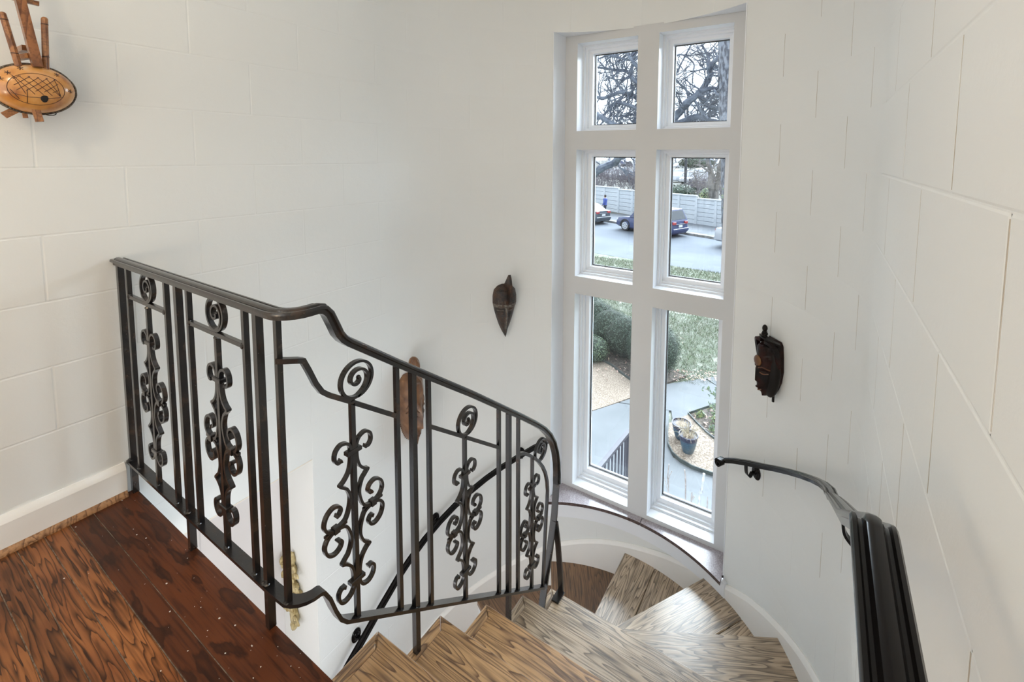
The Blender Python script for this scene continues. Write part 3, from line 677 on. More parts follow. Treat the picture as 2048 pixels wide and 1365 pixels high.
handrail('wall_handrail','black moulded iron handrail on the left wall below the landing, seen through the railing',pth2,None,
 [(tuple(Vector(arcp(132.3,-1.975,R))),tuple(-Vector(arcp(132.3,0,1))),tuple(tang(132.3)),.05),(tuple(Vector(arcp(163.6,-2.235,R))),tuple(-Vector(arcp(163.6,0,1))),tuple(tang(163.6)),.05),((-R,-.238,-2.528),(1,0,0),(0,1,0),.05)],
 lambda i:V(0,0,1))
# ================================================================ masks
def hf_mask(name,outline,depth,mats,matfn,h,nu=34,nv=60,zoff=0):
    """front surface: v in 0..1 from top to bottom, u -1..1 ; outline(v) half width, depth(u,v) height off the wall; local x across, z up, -y out"""
    mb=MB(); 
    for k in range(nv+1):
        v=k/nv; w,cx=outline(v)
        for i in range(nu+1):
            u=-1+2*i/nu; uu=math.sin(u*PI/2); mb.v.append((cx+w*uu,-max(0,depth(uu,v)),h*(.5-v)))
    m_=nu+1
    for k in range(nv):
        for i in range(nu): 
            mb.f.append((k*m_+i,(k+1)*m_+i,(k+1)*m_+i+1,k*m_+i+1)); mb.m.append(matfn(math.sin((-1+2*(i+.5)/nu)*PI/2),(k+.5)/nv))
    b=len(mb.v)
    ring=[i for i in range(m_)]+[k*m_+nu for k in range(1,nv+1)]+[nv*m_+i for i in range(nu-1,-1,-1)]+[k*m_ for k in range(nv-1,0,-1)]
    mb.v+=[(mb.v[i][0],.0,mb.v[i][2]) for i in ring]; n=len(ring)
    for i in range(n):
        j=(i+1)%n; mb.f.append((ring[i],ring[j],b+j,b+i)); mb.m.append(0)
    mb.f.append(tuple(b+i for i in range(n))); mb.m.append(0)
    return mb
def tabf(tab,x):
    return interp(tab,x)
def sm_(a,b,x): t=min(1,max(0,(x-a)/(b-a))); return t*t*(3-2*t)
ga=lambda x,c,s: math.exp(-((x-c)/s)**2)
dk=noisy('dark_carved_wood',(.012,.008,.007),(.075,.032,.014),25,5,.4,.5,120,coat=.1,lo=.4,hi=.7,third=(.2,.16,.12))
dk2=noisy('black_red_carved_wood',(.006,.004,.004),(.035,.008,.005),14,5,.42,.3,60,lo=.42,hi=.7,third=(.10,.03,.01)); dk2.node_tree.nodes['Principled BSDF'].inputs['Specular IOR Level'].default_value=.2
lt=noisy('scratched_pale_wood',(.22,.20,.17),(.07,.04,.025),70,4,.5,.5,200)
bw=noisy('brown_carved_wood',(.085,.036,.015),(.22,.105,.045),16,5,.34,.3,60,coat=.2,lo=.35,hi=.65,third=(.34,.19,.09))
bwd=noisy('dark_groove_wood',(.06,.028,.014),(.11,.05,.02),20,4,.5)
def at_wall(o,ang_,z,tilt=0):
    a=math.radians(ang_); o.matrix_basis=Matrix.Translation(((R-.003)*math.cos(a),(R-.003)*math.sin(a),z))@Matrix.Rotation(a-PI/2,4,'Z')@Matrix.Rotation(tilt,4,'Y')
# mask 1: dark, heart shaped head with a fin crest
H1=.335
o1=[(0,.016),(.03,.045),(.10,.068),(.22,.076),(.35,.076),(.5,.066),(.65,.052),(.8,.035),(.92,.017),(1,.002)]
def d1(u,v):
    base=.070*math.sqrt(max(0,1-u*u*.96))*(sm_(0,.10,v)+.0)*(1-.35*sm_(.55,1,v))
    if .40<v<.96: base-=.016*sm_(.40,.43,v)*(1-sm_(.86,.96,v))*(1 if abs(u)>.10 else 0)*min(1,(abs(u)-.10)/.12 if abs(u)>.1 else 0)  # recessed face plane
    base+=.009*ga(u,0,.10)*sm_(.40,.45,v)*(1-sm_(.80,.86,v))
    base+=.007*(ga(abs(u),.45,.22)*ga(v,.475,.018))+.006*ga(u,0,.25)*ga(v,.88,.03)
    base+=.0015*math.sin(v*150)*(1 if v<.38 else 0)
    return base
mb=hf_mask('m',lambda v:(tabf(o1,v),0),d1,[dk,lt],lambda u,v:1 if ((.35<v<.405) or (abs(v-.478)<.008 and .2<abs(u)<.8) or (abs(u)<.06 and .42<v<.84)) else 0,H1)
q=mb.build('carved_mask',[dk,lt],None,ang=50); at_wall(q,138.2,-.985)
T(q,'dark carved mask with tall fin crest on the wall left of the window','mask','carved masks on the stair wall')
mb=MB(); fin=[(0,.150),(-.020,.18),(-.048,.222),(-.062,.243),(-.072,.225),(-.082,.18),(-.083,.12),(-.078,.075),(-.066,.052),(-.05,.06),(-.02,.10)]
mb.v=[(-.008,y*1.28,z) for y,z in fin]+[(.008,y*1.28,z) for y,z in fin]; n=len(fin); mb.f=[tuple(range(n)),tuple(range(2*n-1,n-1,-1))]+[(i,n+i,n+(i+1)%n,(i+1)%n)[::-1] for i in range(n)]; mb.m=[0]*len(mb.f)
cf=mb.build('crest',dk,None,ang=50); cf.parent=q; cf.matrix_basis=Matrix.Rotation(.22,4,'Z')
for s in ():
    mb=MB(); mb.sweep(cr([(s*.036,-.064,-.0),(s*.062,-.042,.004),(s*.072,-.018,-.01),(s*.062,-.012,-.05)],4),rect(.004,.004),up=(0,1,0))
    mb.build('carved_band',lt,None).parent=q
def carve(name,q,outline,depth,h,pts,w,mt,lift=.0015):
    P=[]
    for u,v in [tuple(x) for x in [(p.x,p.y) for p in cr([V(a,b,0) for a,b in pts],5)]]:
        uu=u; P.append((tabf(outline,v)*uu,-max(0,depth(uu,v))-lift,h*(.5-v)))
    mb=MB(); mb.sweep(P,rect(w,w*.8),up=(0,1,0)); o=mb.build(name,mt,None); o.parent=q; return o
for s in (-1,1): carve('eyelid',q,o1,d1,H1,[(s*.20,.475),(s*.5,.47),(s*.8,.480)],.0035,lt)
carve('nose_ridge',q,o1,d1,H1,[(0,.42),(0,.6),(.0,.80)],.003,lt); carve('lip',q,o1,d1,H1,[(-.3,.87),(0,.885),(.3,.87)],.004,dk); carve('brow_edge',q,o1,d1,H1,[(-.85,.412),(-.4,.412),(0,.412),(.4,.412),(.85,.412)],.003,lt)
for k in range(5): carve('scratch',q,o1,d1,H1,[(-.6+.25*k,.36),(-.62+.25*k,.27)],.0018,lt)
# mask 2: near black with red brown, headdress and knob
H2=.27
o2=[(0,.042),(.06,.054),(.25,.060),(.5,.064),(.7,.055),(.85,.038),(.95,.022),(1,.008)]
def d2(u,v):
    b=.085*math.sqrt(max(0,1-u*u*.97))*sm_(-.05,.12,v)*(1-.30*sm_(.75,1,v))
    b+=.016*ga(u,0,.13)*sm_(.42,.52,v)*(1-sm_(.70,.76,v))+.010*ga(abs(u),.42,.20)*ga(v,.475,.02)-.012*ga(abs(u),.42,.22)*ga(v,.53,.035)+.008*ga(abs(u),.42,.2)*ga(v,.55,.018)
    b+=.012*ga(u,0,.28)*ga(v,.83,.025)+.009*ga(u,0,.28)*ga(v,.89,.02)-.01*ga(u,0,.3)*ga(v,.86,.008)-.012*sm_(.0,.02,.28-v)*(0 if abs(u)<.4 else 1)
    return b
mb=hf_mask('m',lambda v:(tabf(o2,v),0),d2,[dk2],lambda u,v:0,H2)
q2=mb.build('carved_mask',[dk2],None,ang=50); at_wall(q2,43.8,-.985,0)
T(q2,'black and red brown carved mask with knobbed headdress right of the window','mask','carved masks on the stair wall')
hd=mat('headdress_dark_wood',(.008,.006,.005),.45,0,0,spec=.2)
mb=MB(); 
for r_,z in ((.017,.142),(.013,.152),(.015,.160),(.012,.168)): mb.ball((-.012,-.05,z),(r_,r_,.007),12,6)
mb.ball((-.012,-.05,.186),(.012,.012,.017),12,8,fn=lambda d:1); mb.build('knob',hd,None).parent=q2
for s in (-1,1):
    mb=MB(); pts=cr([(s*.012,-.062,.130),(s*.045,-.060,.128),(s*.062,-.048,.105),(s*.066,-.036,.06),(s*.064,-.03,.03)],5); mb.sweep(pts,rect(.014,.020),up=(0,1,0)); mb.ball((s*.064,-.03,.026),(.010,.010,.008),10,6); mb.build('headdress_wing',dk2,None,ang=50).parent=q2
mb=MB(); mb.sweep(cr([(-.05,-.03,.138),(-.01,-.055,.146),(.03,-.05,.140),(.055,-.02,.128)],5),rect(.03,.008),up=(0,0,1)); mb.build('headdress_brim',hd,None,ang=50).parent=q2
mb=MB(); mb.sweep([(.028,-.02,-.10),(.030,-.022,-.155)],rect(.008,.008),up=(0,1,0)); mb.build('chin_peg',hd,None).parent=q2
brz=noisy('bronze_brown_wood',(.22,.085,.03),(.09,.03,.014),30,4,.35)  # orange brown, lighter than the mask's dark wood
for s in (-1,1):
    carve('brow',q2,o2,d2,H2,[(s*.10,.475),(s*.4,.445),(s*.75,.475)],.004,brz); carve('eyelid',q2,o2,d2,H2,[(s*.18,.55),(s*.42,.565),(s*.68,.545)],.004,brz)
carve('upper_lip',q2,o2,d2,H2,[(-.32,.835),(0,.82),(.32,.835)],.005,dk2); carve('lower_lip',q2,o2,d2,H2,[(-.28,.87),(0,.885),(.28,.87)],.005,brz)
mb=MB(); mb.ball((.016,-.033,-.012),(.058,.030,.125),20,14); mb.build('back_board',hd,None).parent=q2
mb=MB(); mb.ball((-.006,-.086,.035),(.024,.010,.026),14,10); mb.build('forehead_boss',noisy('boss_bronze_brown',(.07,.022,.008),(.17,.075,.02),14,4,.35),None).parent=q2  # lighter brown boss on the forehead
# mask 3: brown, long, bird crest and serrated beard
H3=.40
o3=[(0,.034),(.06,.060),(.2,.070),(.45,.074),(.65,.068),(.82,.052),(.93,.033),(1,.012)]
def d3(u,v):
    b=.100*math.sqrt(max(0,1-u*u*.97))*sm_(-.05,.10,v)*(1-.2*sm_(.7,1,v))
    b+=.034*ga(u,0,.16)*sm_(.30,.60,v)*(1-sm_(.72,.76,v))-.014*ga(abs(u),.45,.20)*ga(v,.52,.03)+.009*ga(abs(u),.45,.2)*ga(v,.545,.012)
    b+=.014*ga(u,0,.3)*ga(v,.83,.02)+.010*ga(u,0,.3)*ga(v,.875,.015)-.012*ga(u,0,.32)*ga(v,.855,.008)
    b+=.006*ga(abs(u)-.35-.5*(v-.2),0,.05)*(1 if v<.42 else 0)
    return b
mb=hf_mask('m',lambda v:(tabf(o3,v)*(1+.0),0),d3,[bw,bwd],lambda u,v:1 if (abs(v-.535)<.012 and .2<abs(u)<.75) or (abs(v-.855)<.006 and abs(u)<.35) else 0,H3)
q3=mb.build('carved_mask',[bw,bwd],None,ang=50); at_wall(q3,172.5,-1.44)
T(q3,'brown carved mask with curled crest on the left wall behind the railing','mask','carved masks on the stair wall')
mb=MB(); mb.sweep(cr([(-.0,-.03,.185),(0,-.06,.215),(0,-.085,.25),(0,-.075,.285),(0,-.045,.29),(0,-.03,.265),(0,-.04,.25)],6),[(.014*math.cos(a*PI/4),.017*math.sin(a*PI/4)) for a in range(8)],up=(1,0,0)); mb.build('crest',bw,None,ang=60).parent=q3
mb=MB()
for k in range(9):
    for s in (-1,1):
        v=.70+.032*k; w=tabf(o3,v); z=H3*(.5-v); mb.add([(s*(w-.004),-.012,z-.006),(s*(w-.004),-.012,z+.006),(s*(w+.006),-.010,z),(s*(w-.004),-.002,z)],[(0,1,2),(1,3,2),(0,2,3),(0,3,1)])
tr_=mb.build('beard_tooth_row',bwd,None); tr_.parent=q3; T(tr_,kind='stuff')
for s in (-1,1):
    carve('brow',q3,o3,d3,H3,[(s*.12,.50),(s*.35,.44),(s*.62,.44),(s*.82,.50)],.005,bwd); carve('eyelid',q3,o3,d3,H3,[(s*.2,.55),(s*.45,.57),(s*.72,.55)],.004,bwd); carve('face_line',q3,o3,d3,H3,[(s*.5,.30),(s*.68,.36),(s*.8,.43)],.004,bwd)
    for k in range(3): carve('cheek_mark',q3,o3,d3,H3,[(s*.30,.60+.018*k),(s*.5,.59+.018*k)],.003,bwd)
carve('mouth',q3,o3,d3,H3,[(-.35,.85),(0,.858),(.35,.85)],.005,bwd)
mb=MB(); mb.ball((0,-.062,.262),(.017,.034,.036),14,10); mb.build('crest_lobe',bw,None).parent=q3
# ================================================================ string instrument
ko=empty('string_instrument',(-R,-1.255,.18)); T(ko,'gourd string instrument with painted skin and wooden neck hanging on the left wall','instrument')
sk=mat('goat_skin',(.62,.27,.07),.22,0,.5); t=NT(sk); g=t.n('ShaderNodeNewGeometry')
n=t.n('ShaderNodeTexNoise',{'Vector':g.outputs['Position'],'Scale':16.0,'Detail':5.0}); c=t.ramp(n.outputs[0],[(.3,(.30,.10,.025)),(.45,(.55,.24,.06)),(.62,(.66,.33,.10)),(.75,(.62,.45,.28))])
t.l(c,t.b.inputs['Base Color'])
ink=mat('dark_drawn_line',(.05,.018,.01),.5); kw=wood('instrument_wood',(.42,.19,.07),(.33,.13,.045),(.14,.05,.02),ring=8,stretch=5,size=6,rough=.3,vary=.02)
gd=noisy('gourd_shell',(.30,.17,.06),(.20,.10,.035),8,4,.4,coat=.2); st_=noisy('stitched_rim',(.05,.035,.025),(.20,.17,.13),150,3,.8,.6,200)
C=V(-.985,-1.258,.178); ay,az=.083,.067
mb=MB(); mb.ball((-.995,C.y,C.z-.002),(.060,ay*.985,az*.985),36,24); mb.v=[(min(x,-.985),y,z) for x,y,z in mb.v]; mb.build('gourd',gd,ko)
def skin(y,z,off=0):
    k=max(0,1-(y/ay)**2-(z/az)**2); return V(C.x+.048*math.sqrt(k)+off,C.y+y,C.z+z)
mb=MB(); mb.ball((C.x,C.y,C.z),(.048,ay,az),40,24); mb.v=[(max(x,C.x-.004),y,z) for x,y,z in mb.v]; mb.build('skin',sk,ko)
mb=MB(); P=[(C.x-.002+.002*math.sin(i*7),C.y+ay*1.015*math.cos(2*PI*i/72),C.z+az*1.015*math.sin(2*PI*i/72)) for i in range(72)]
mb.sweep(P,[(.004*math.cos(a*PI/3),.005*math.sin(a*PI/3)) for a in range(6)],up=(1,0,0),closed=True)
for i in range(0,72,1): mb.ball((P[i][0]+.002,P[i][1],P[i][2]),(.0045,.0032,.0032),6,4)
mb.build('stitched_rim',st_,ko)
def ln(pts,w=.0011,close=False):
    n=10; Q=[]
    for a,b in zip(pts[:-1],pts[1:]):
        for k in range(n): Q.append(skin(a[0]+(b[0]-a[0])*k/n,a[1]+(b[1]-a[1])*k/n,.0003))
    Q.append(skin(*pts[-1],.0003)); mb.sweep(Q,rect(w,.0009),up=(1,0,0))
mb=MB(); ell=[(-.002+.055*math.cos(2*PI*i/30),-.003+.043*math.sin(2*PI*i/30)) for i in range(31)]; ln(ell)
for k in range(-3,4):
    c0=k*.017; ln([(max(-.045,c0-.024),-.010+(max(-.045,c0-.024)-c0+.024)),(min(.040,c0+.020),.030-max(0,(c0+.020-.040)))])
    ln([(max(-.046,c0-.018),.030),(min(.044,c0+.026),-.018)])
ln([(-.050,-.018),(-.02,-.026),(.02,-.026),(.048,-.020)]); ln([(-.022,-.004),(-.022,-.042)]); ln([(-.052,-.008),(-.036,-.033)])
for cx_,cy_ in ((-.052,.036),(-.066,.018),(.042,.044),(-.028,.052),(.067,.0)):
    for a in range(3): dx,dz=.006*math.cos(a*PI/3+.3),.006*math.sin(a*PI/3+.3); ln([(cx_-dx,cy_-dz),(cx_+dx,cy_+dz)],.0014)
T(mb.build('drawn_pattern',ink,ko),kind='stuff')
mb=MB(); p=skin(.010,-.026,.0); mb.ball(tuple(p),(.002,.0078,.0125),14,8); mb.build('sound_hole',mat('black_hole',(.006,.005,.005),.8),ko)
def stick(name,a,b,w,d,mt=None,up=(1,0,0)):
    mb=MB(); mb.sweep([a,b],rect(w,d),up=up); return mb.build(name,mt or kw,ko,smooth=False)
# neck, two hand posts, cross pieces, tail tabs
NK=[(-.965,-1.262,.215),(-.985,-1.29,.62)]
stick('neck',(-.962,-1.252,.238),(-.985,-1.289,.56),.020,.020)
for (a,b) in (((-.972,-1.234,.236),(-.972,-1.229,.375)),((-.972,-1.286,.236),(-.978,-1.306,.37))):
    mb=MB(); mb.sweep([a,b],[(.0075*math.cos(q*PI/4),.0075*math.sin(q*PI/4)) for q in range(8)],up=(1,0,0)); mb.ball(b,(.0075,.0075,.0075),10,6)
    hp=mb.build('hand_post',kw,ko)
    for f_ in (.25,.9):
        mb=MB(); p=Vector(a)+(Vector(b)-Vector(a))*f_; mb.lathe([(.0079,-.0012),(.0079,.0012)],tuple(p),12); q_=mb.build('ring_mark',ink,hp); q_.matrix_parent_inverse=Matrix.Identity(4)
stick('cross_peg',(-.985,-1.335,.424),(-.985,-1.235,.418),.012,.010,up=(1,0,0))
stick('cross_peg',(-1.01,-1.285,.262),(-.975,-1.262,.268),.014,.014,up=(0,0,1))
stick('tail_tab',(-.965,-1.262,.122),(-.955,-1.258,.086),.017,.005)
stick('tail_tab',(-.992,-1.29,.122),(-.992,-1.318,.100),.018,.006); stick('tail_tab',(-.990,-1.280,.118),(-.990,-1.278,.096),.010,.006); 
mb=MB(); mb.sweep(cr([(-.99,-1.25,.113),(-.985,-1.235,.108),(-.985,-1.222,.109),(-.985,-1.218,.114),(-.985,-1.224,.117)],4),[(.0015*math.cos(a),.0015*math.sin(a)) for a in (0,2.1,4.2)],up=(1,0,0)); mb.build('wire_hook',M['iron'],ko)
mb=MB(); mb.box((-R+.001,-1.272,.285),(-1.0,-1.256,.30)); mb.build('hanging_loop',kw,ko)
# ================================================================ gilded carving on the lower reveal
gl=empty('gilded_carving',(-1.24,-.445,-2.2)); T(gl,'gilded carved ornament hanging on the cream reveal below the landing, behind the railing','ornament')
random.seed(5); 
mb=MB()
for dx,dz,sx,sz in ((.0,.12,.016,.05),(.01,.07,.02,.04),(-.004,.03,.022,.04),(.02,-.005,.026,.022),(.05,-.03,.022,.016),(.075,-.05,.016,.014),(-.08,.085,.018,.022),(-.05,.06,.016,.014),(.0,-.07,.026,.03),(-.01,-.12,.030,.04),(.005,-.17,.026,.045),(.0,-.22,.018,.03),(-.07,.02,.014,.02),(-.03,.0,.02,.02)):
    mb.ball((-1.25+dx,-.455,-2.15+dz),(sx,.018,sz),14,10,fn=lambda d:1+.22*noise.noise(d*4+V(dx*50,dz*50,0)))
mb.build('carved_body',M['gilt'],gl)
mb=MB()
for k in range(16):
    cx_=-1.25+random.uniform(-.06,.06); cz=-2.15+random.uniform(-.22,.12); P=[(cx_+ (.018-.0013*i)*math.cos(i*.7),-.468,cz+(.018-.0013*i)*math.sin(i*.7)) for i in range(12)]
    mb.sweep(P,[(.004*math.cos(a*PI/3),.004*math.sin(a*PI/3)) for a in range(6)],up=(0,1,0))
T(mb.build('scroll_work',M['gilt'],gl),kind='stuff')
# ================================================================ outdoors
G=-4.9
def gp(x,y,z=G): p=GR(x,y,z); return (p.x,p.y)
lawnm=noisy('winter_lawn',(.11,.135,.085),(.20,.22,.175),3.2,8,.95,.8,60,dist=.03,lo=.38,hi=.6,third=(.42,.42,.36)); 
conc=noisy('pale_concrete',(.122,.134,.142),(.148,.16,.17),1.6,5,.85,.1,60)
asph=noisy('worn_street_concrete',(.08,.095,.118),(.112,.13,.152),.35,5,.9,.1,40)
walkm=noisy('sidewalk_concrete',(.13,.145,.165),(.165,.18,.20),1.0,4,.9)
grav=noisy('pea_gravel',(.15,.115,.085),(.36,.30,.24),45,3,.9,1,30,dist=.02,third=(.52,.48,.43))
soil=noisy('dark_mulch',(.05,.042,.036),(.15,.125,.105),14,5,.95,1,40,dist=.03)
def flat(name,poly,z,m,th=.05,label=None,cat=None,kind='structure',parent=None):
    a=sum(poly[i][0]*poly[(i+1)%len(poly)][1]-poly[(i+1)%len(poly)][0]*poly[i][1] for i in range(len(poly)))
    if a<0: poly=poly[::-1]
    mb=MB(); mb.prism(poly,z-th,z); o=mb.build(name,m,parent,smooth=False)
    if label: T(o,label,cat)
    if kind: T(o,kind=kind)
    return o
# lawn: near ground and the rise beyond the boundary wall
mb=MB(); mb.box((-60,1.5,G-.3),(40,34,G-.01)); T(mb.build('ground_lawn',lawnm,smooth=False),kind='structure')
far=noisy('far_dry_grass',(.07,.075,.065),(.12,.12,.105),.25,5,.95)
mb=MB(); mb.add([(-90,30,G-.2),(40,30,G-.2),(60,44,-3.95),(-110,50,-3.95),(90,260,-2.6),(-190,260,-2.6)],[(0,1,2,3),(3,2,4,5)]); T(mb.build('ground_far',far,smooth=False),kind='structure')
near0,near1=Vector(gp(1195,507)),Vector(gp(1445,548)); f0,f1=Vector(gp(1195,441)),Vector(gp(1440,480))
def ext(a,b,t): return tuple(a+(b-a)*t)
street=[ext(near0,near1,-3),tuple(near0),tuple(near1),ext(near0,near1,4),ext(f0,f1,4),tuple(f1),tuple(f0),ext(f0,f1,-2.5)]
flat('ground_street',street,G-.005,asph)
cdir=(f1-f0).normalized(); cn=Vector((-cdir.y,cdir.x))
kerb=noisy('stained_kerb',(.16,.15,.13),(.30,.30,.30),3,5,.9)
def strip(p0,p1,o0,o1): return [tuple(p0+cn*o0),tuple(p1+cn*o0),tuple(p1+cn*o1),tuple(p0+cn*o1)]
P0=f0-cdir*12; P1=f1+cdir*14
o=flat('kerb',strip(P0,P1,-.05,.45),G+.12,kerb,th=.2); 
flat('sidewalk',strip(P0,P1,.45,4.4),G+.125,walkm,th=.2)
# concrete walk around the tower, cut into slabs
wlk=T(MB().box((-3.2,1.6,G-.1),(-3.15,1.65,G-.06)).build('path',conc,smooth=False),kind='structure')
L=[(-4.6,1.9),(-3.3,4.85),gp(1190,823),gp(1260,800),gp(1335,770),gp(1443,753),(1.6,11.8)]
Rr_=[(3.4,1.9),(3.4,4.6),gp(1440,812),(3.6,11.0)]
j1=gp(1336,822); j2=gp(1352,833)
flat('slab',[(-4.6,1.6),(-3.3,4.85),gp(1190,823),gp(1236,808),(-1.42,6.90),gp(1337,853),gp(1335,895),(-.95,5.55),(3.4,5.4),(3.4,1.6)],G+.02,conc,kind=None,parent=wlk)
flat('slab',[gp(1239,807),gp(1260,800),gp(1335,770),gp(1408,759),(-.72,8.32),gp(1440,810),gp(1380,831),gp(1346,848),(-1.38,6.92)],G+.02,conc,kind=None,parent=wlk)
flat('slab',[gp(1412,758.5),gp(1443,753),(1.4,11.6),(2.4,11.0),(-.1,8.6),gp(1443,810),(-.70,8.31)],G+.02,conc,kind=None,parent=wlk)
# gravel island, plant bed, edging
isl=[gp(1338,851),gp(1335,870),gp(1336,895),gp(1345,912),gp(1360,926),gp(1385,940),gp(1410,949),gp(1432,956),(.5,5.6),(1.6,6.0),(1.2,7.2),gp(1435,890),gp(1412,872),gp(1392,852),gp(1376,834)]
gv=flat('gravel_bed',isl,G+.045,grav,kind='stuff',label='pale tan pea gravel in the curved bed under the two blue pots',cat='gravel')
bed=[gp(1376,834),gp(1392,852),gp(1412,872),gp(1435,890),(1.2,7.2),(2.2,8.2),(.3,8.6),gp(1440,812)]
flat('plant_bed',bed,G+.04,soil)
gv2=[gp(1189,823),gp(1225,811),gp(1262,798),gp(1272,778),gp(1262,764),gp(1240,748),gp(1222,733),gp(1207,725),gp(1180,718),(-5.5,8.2),(-6.5,6.2),(-4.2,4.4)]
flat('gravel_bed',gv2,G+.03,grav,kind='stuff',label='wide tan gravel area left of the concrete path in front of the hedge',cat='gravel')
bed2=[gp(1274,776),gp(1262,764),gp(1240,748),gp(1222,733),gp(1207,725),gp(1180,718),gp(1180,690),gp(1240,690),gp(1300,720),gp(1372,755),gp(1336,768)]
flat('plant_bed',bed2,G+.035,soil)
edgm=noisy('green_metal_edging',(.035,.045,.045),(.06,.075,.07),6,3,.6)
def edging(pts,label):
    mb=MB(); mb.sweep([(x,y,G+.05) for x,y in pts],rect(.018,.06)); T(mb.build('edging_strip',edgm,ang=50),label,'edging')
edging([gp(1337,853),gp(1335,870),gp(1336,895),gp(1345,913),gp(1360,927),gp(1385,941),gp(1410,950),gp(1432,957),(.5,5.55)],'dark green edging strip curving below the gravel with the blue pots')
edging([gp(1376,833),gp(1392,851),gp(1412,871),gp(1435,889),(.3,6.9)],'dark edging strip between the blue pots and the leafy plant bed')
edging([gp(1378,832),gp(1410,821),gp(1442,811)],'thin edging strip along the concrete path above the leafy plant bed')
edging([gp(1274,777),gp(1262,765),gp(1240,749),gp(1222,734),gp(1207,726),gp(1185,719)],'dark edging strip between gravel and the hedge bed at left')
# glazed pots
glz=mat('blue_glaze',(.05,.14,.20),.4,0,.1); t=NT(glz); v=t.co('Object',(1,1,1)); sp=t.n('ShaderNodeSeparateXYZ'); t.l(v,sp.inputs[0])
w_=t.math('FRACT',t.math('MULTIPLY',sp.outputs[2],26.0)); n=t.n('ShaderNodeTexNoise',{'Vector':v,'Scale':6.0,'Detail':5.0})
c=t.ramp(w_,[(0,(.025,.055,.10)),(.2,(.03,.075,.12)),(.8,(.04,.095,.135)),(1,(.012,.028,.055))]); t.l(t.mix(t.ramp(n.outputs[0],[(.5,(0,)*3),(.75,(1,)*3)]),c,(.075,.105,.12)),t.b.inputs['Base Color'])
glz2=mat('violet_blue_glaze',(.022,.024,.055),.35,0,.15)
straw=noisy('dry_grass_blades',(.34,.29,.20),(.22,.18,.12),30,3,.8)
def pot(px,py,r,h,label,tall):
    x,y=gp(px,py,G+.05); e=empty('plant_pot',(x,y,G+.045)); T(e,label,'plant pot','blue glazed pots on the gravel')
    z=G+.045; mb=MB(); mb.lathe([(r*.55,z),(r*.66,z+h*.12),(r*.86,z+h*.5),(r*.95,z+h*.74)],(x,y,0),28); b=mb.build('pot_body',glz,e)
    mb=MB(); mb.lathe([(r*.95,z+h*.74),(r*1.0,z+h*.86),(r*.99,z+h*.93),(r*1.06,z+h*.96),(r*1.06,z+h),(r*.95,z+h),(r*.92,z+h*.92)],(x,y,0),28); mb.build('pot_rim',glz2,e)
    mb=MB(); mb.lathe([(r*.93,z+h*.90),(r*.3,z+h*.94)],(x,y,0),20); mb.build('mulch',grav,e)
    mb=MB(); random.seed(int(px))
    for k in range(150 if tall else 90):
        a=random.uniform(0,2*PI); rr=r*(.45 if tall else .8)*math.sqrt(random.random()); l=(random.uniform(.10,.34) if tall else random.uniform(.03,.10)); d=V(math.cos(a),math.sin(a),random.uniform(.5,1.6)).normalized()
        p=V(x+rr*math.cos(a),y+rr*math.sin(a),z+h*.93); q=p+d*l*.6; r2=q+V(d.x,d.y,-.3)*l*.5; s=V(-d.y,d.x,0)*.003
        mb.add([p-s,p+s,q+s,q-s,r2],[(0,1,2,3),(3,2,4)])
    T(mb.build('dry_grass',straw,e,smooth=False),kind='stuff')
pot(1376,903,.148,.30,'front blue glazed pot with a spray of dry straw grass',True)
pot(1362,876,.155,.28,'rear blue glazed pot filled with short dry stubble',False)
# foliage helper
def leafcloud(mb,pts,ls,asp=.5,jit=.4):
    for p,nrm in pts:
        n=(nrm+V(random.uniform(-1,1),random.uniform(-1,1),random.uniform(-1,1))*jit).normalized()
        a=n.cross(V(random.uniform(-1,1),random.uniform(-1,1),random.uniform(-1,1))).normalized(); b=n.cross(a)
        l=ls*random.uniform(.6,1.3); w=l*asp; mb.add([p-a*l,p+b*w*.6+n*w*.2,p+a*l,p-b*w*.6+n*w*.2],[(0,1,2,3)],random.choice((0,0,1)))
lf1=mat('dark_boxwood_leaf',(.028,.052,.034),.55); lf2=mat('mid_boxwood_leaf',(.085,.125,.085),.55); lf3=mat('pale_shrub_leaf',(.16,.22,.12),.6); core=mat('bush_inner_twigs',(.022,.03,.02),.9); lf4=mat('yellow_green_leaf',(.24,.27,.10),.6)
def bush(name,label,c,r,n,ls,mats=(lf1,lf2),cat='bush',fn=None,group=None):
    e=empty(name,(c[0],c[1],G)); T(e,label,cat,group)
    rx,ry,rz=r; mb=MB(); mb.ball(c,(rx*.9,ry*.9,rz*.9),20,12,fn=fn); mb.build('foliage_core',core,e)
    pts=[]
    for k in range(n):
        d=V(random.gauss(0,1),random.gauss(0,1),random.gauss(0,1)).normalized(); m_=(fn(d) if fn else 1)*random.uniform(.90,1.03)
        p=V(c[0]+d.x*rx*m_,c[1]+d.y*ry*m_,c[2]+d.z*rz*m_)
        if p.z<G+.03: continue
        pts.append((p,d))
    mb=MB(); leafcloud(mb,pts,ls); T(mb.build('leaves',list(mats),e,smooth=False),kind='stuff')
    mb=MB()
    for k in range(4): mb.tube([(c[0]+random.uniform(-.05,.05),c[1]+random.uniform(-.05,.05),G),(c[0]+random.uniform(-.2,.2)*rx,c[1]+random.uniform(-.2,.2)*ry,c[2])],.02,6)
    mb.build('stem',core,e); return e
random.seed(21)
bush('round_topiary','clipped round dark green topiary bush behind the mullion beside the path',(-2.22,8.35,G+.56),(.60,.60,.62),9000,.022)
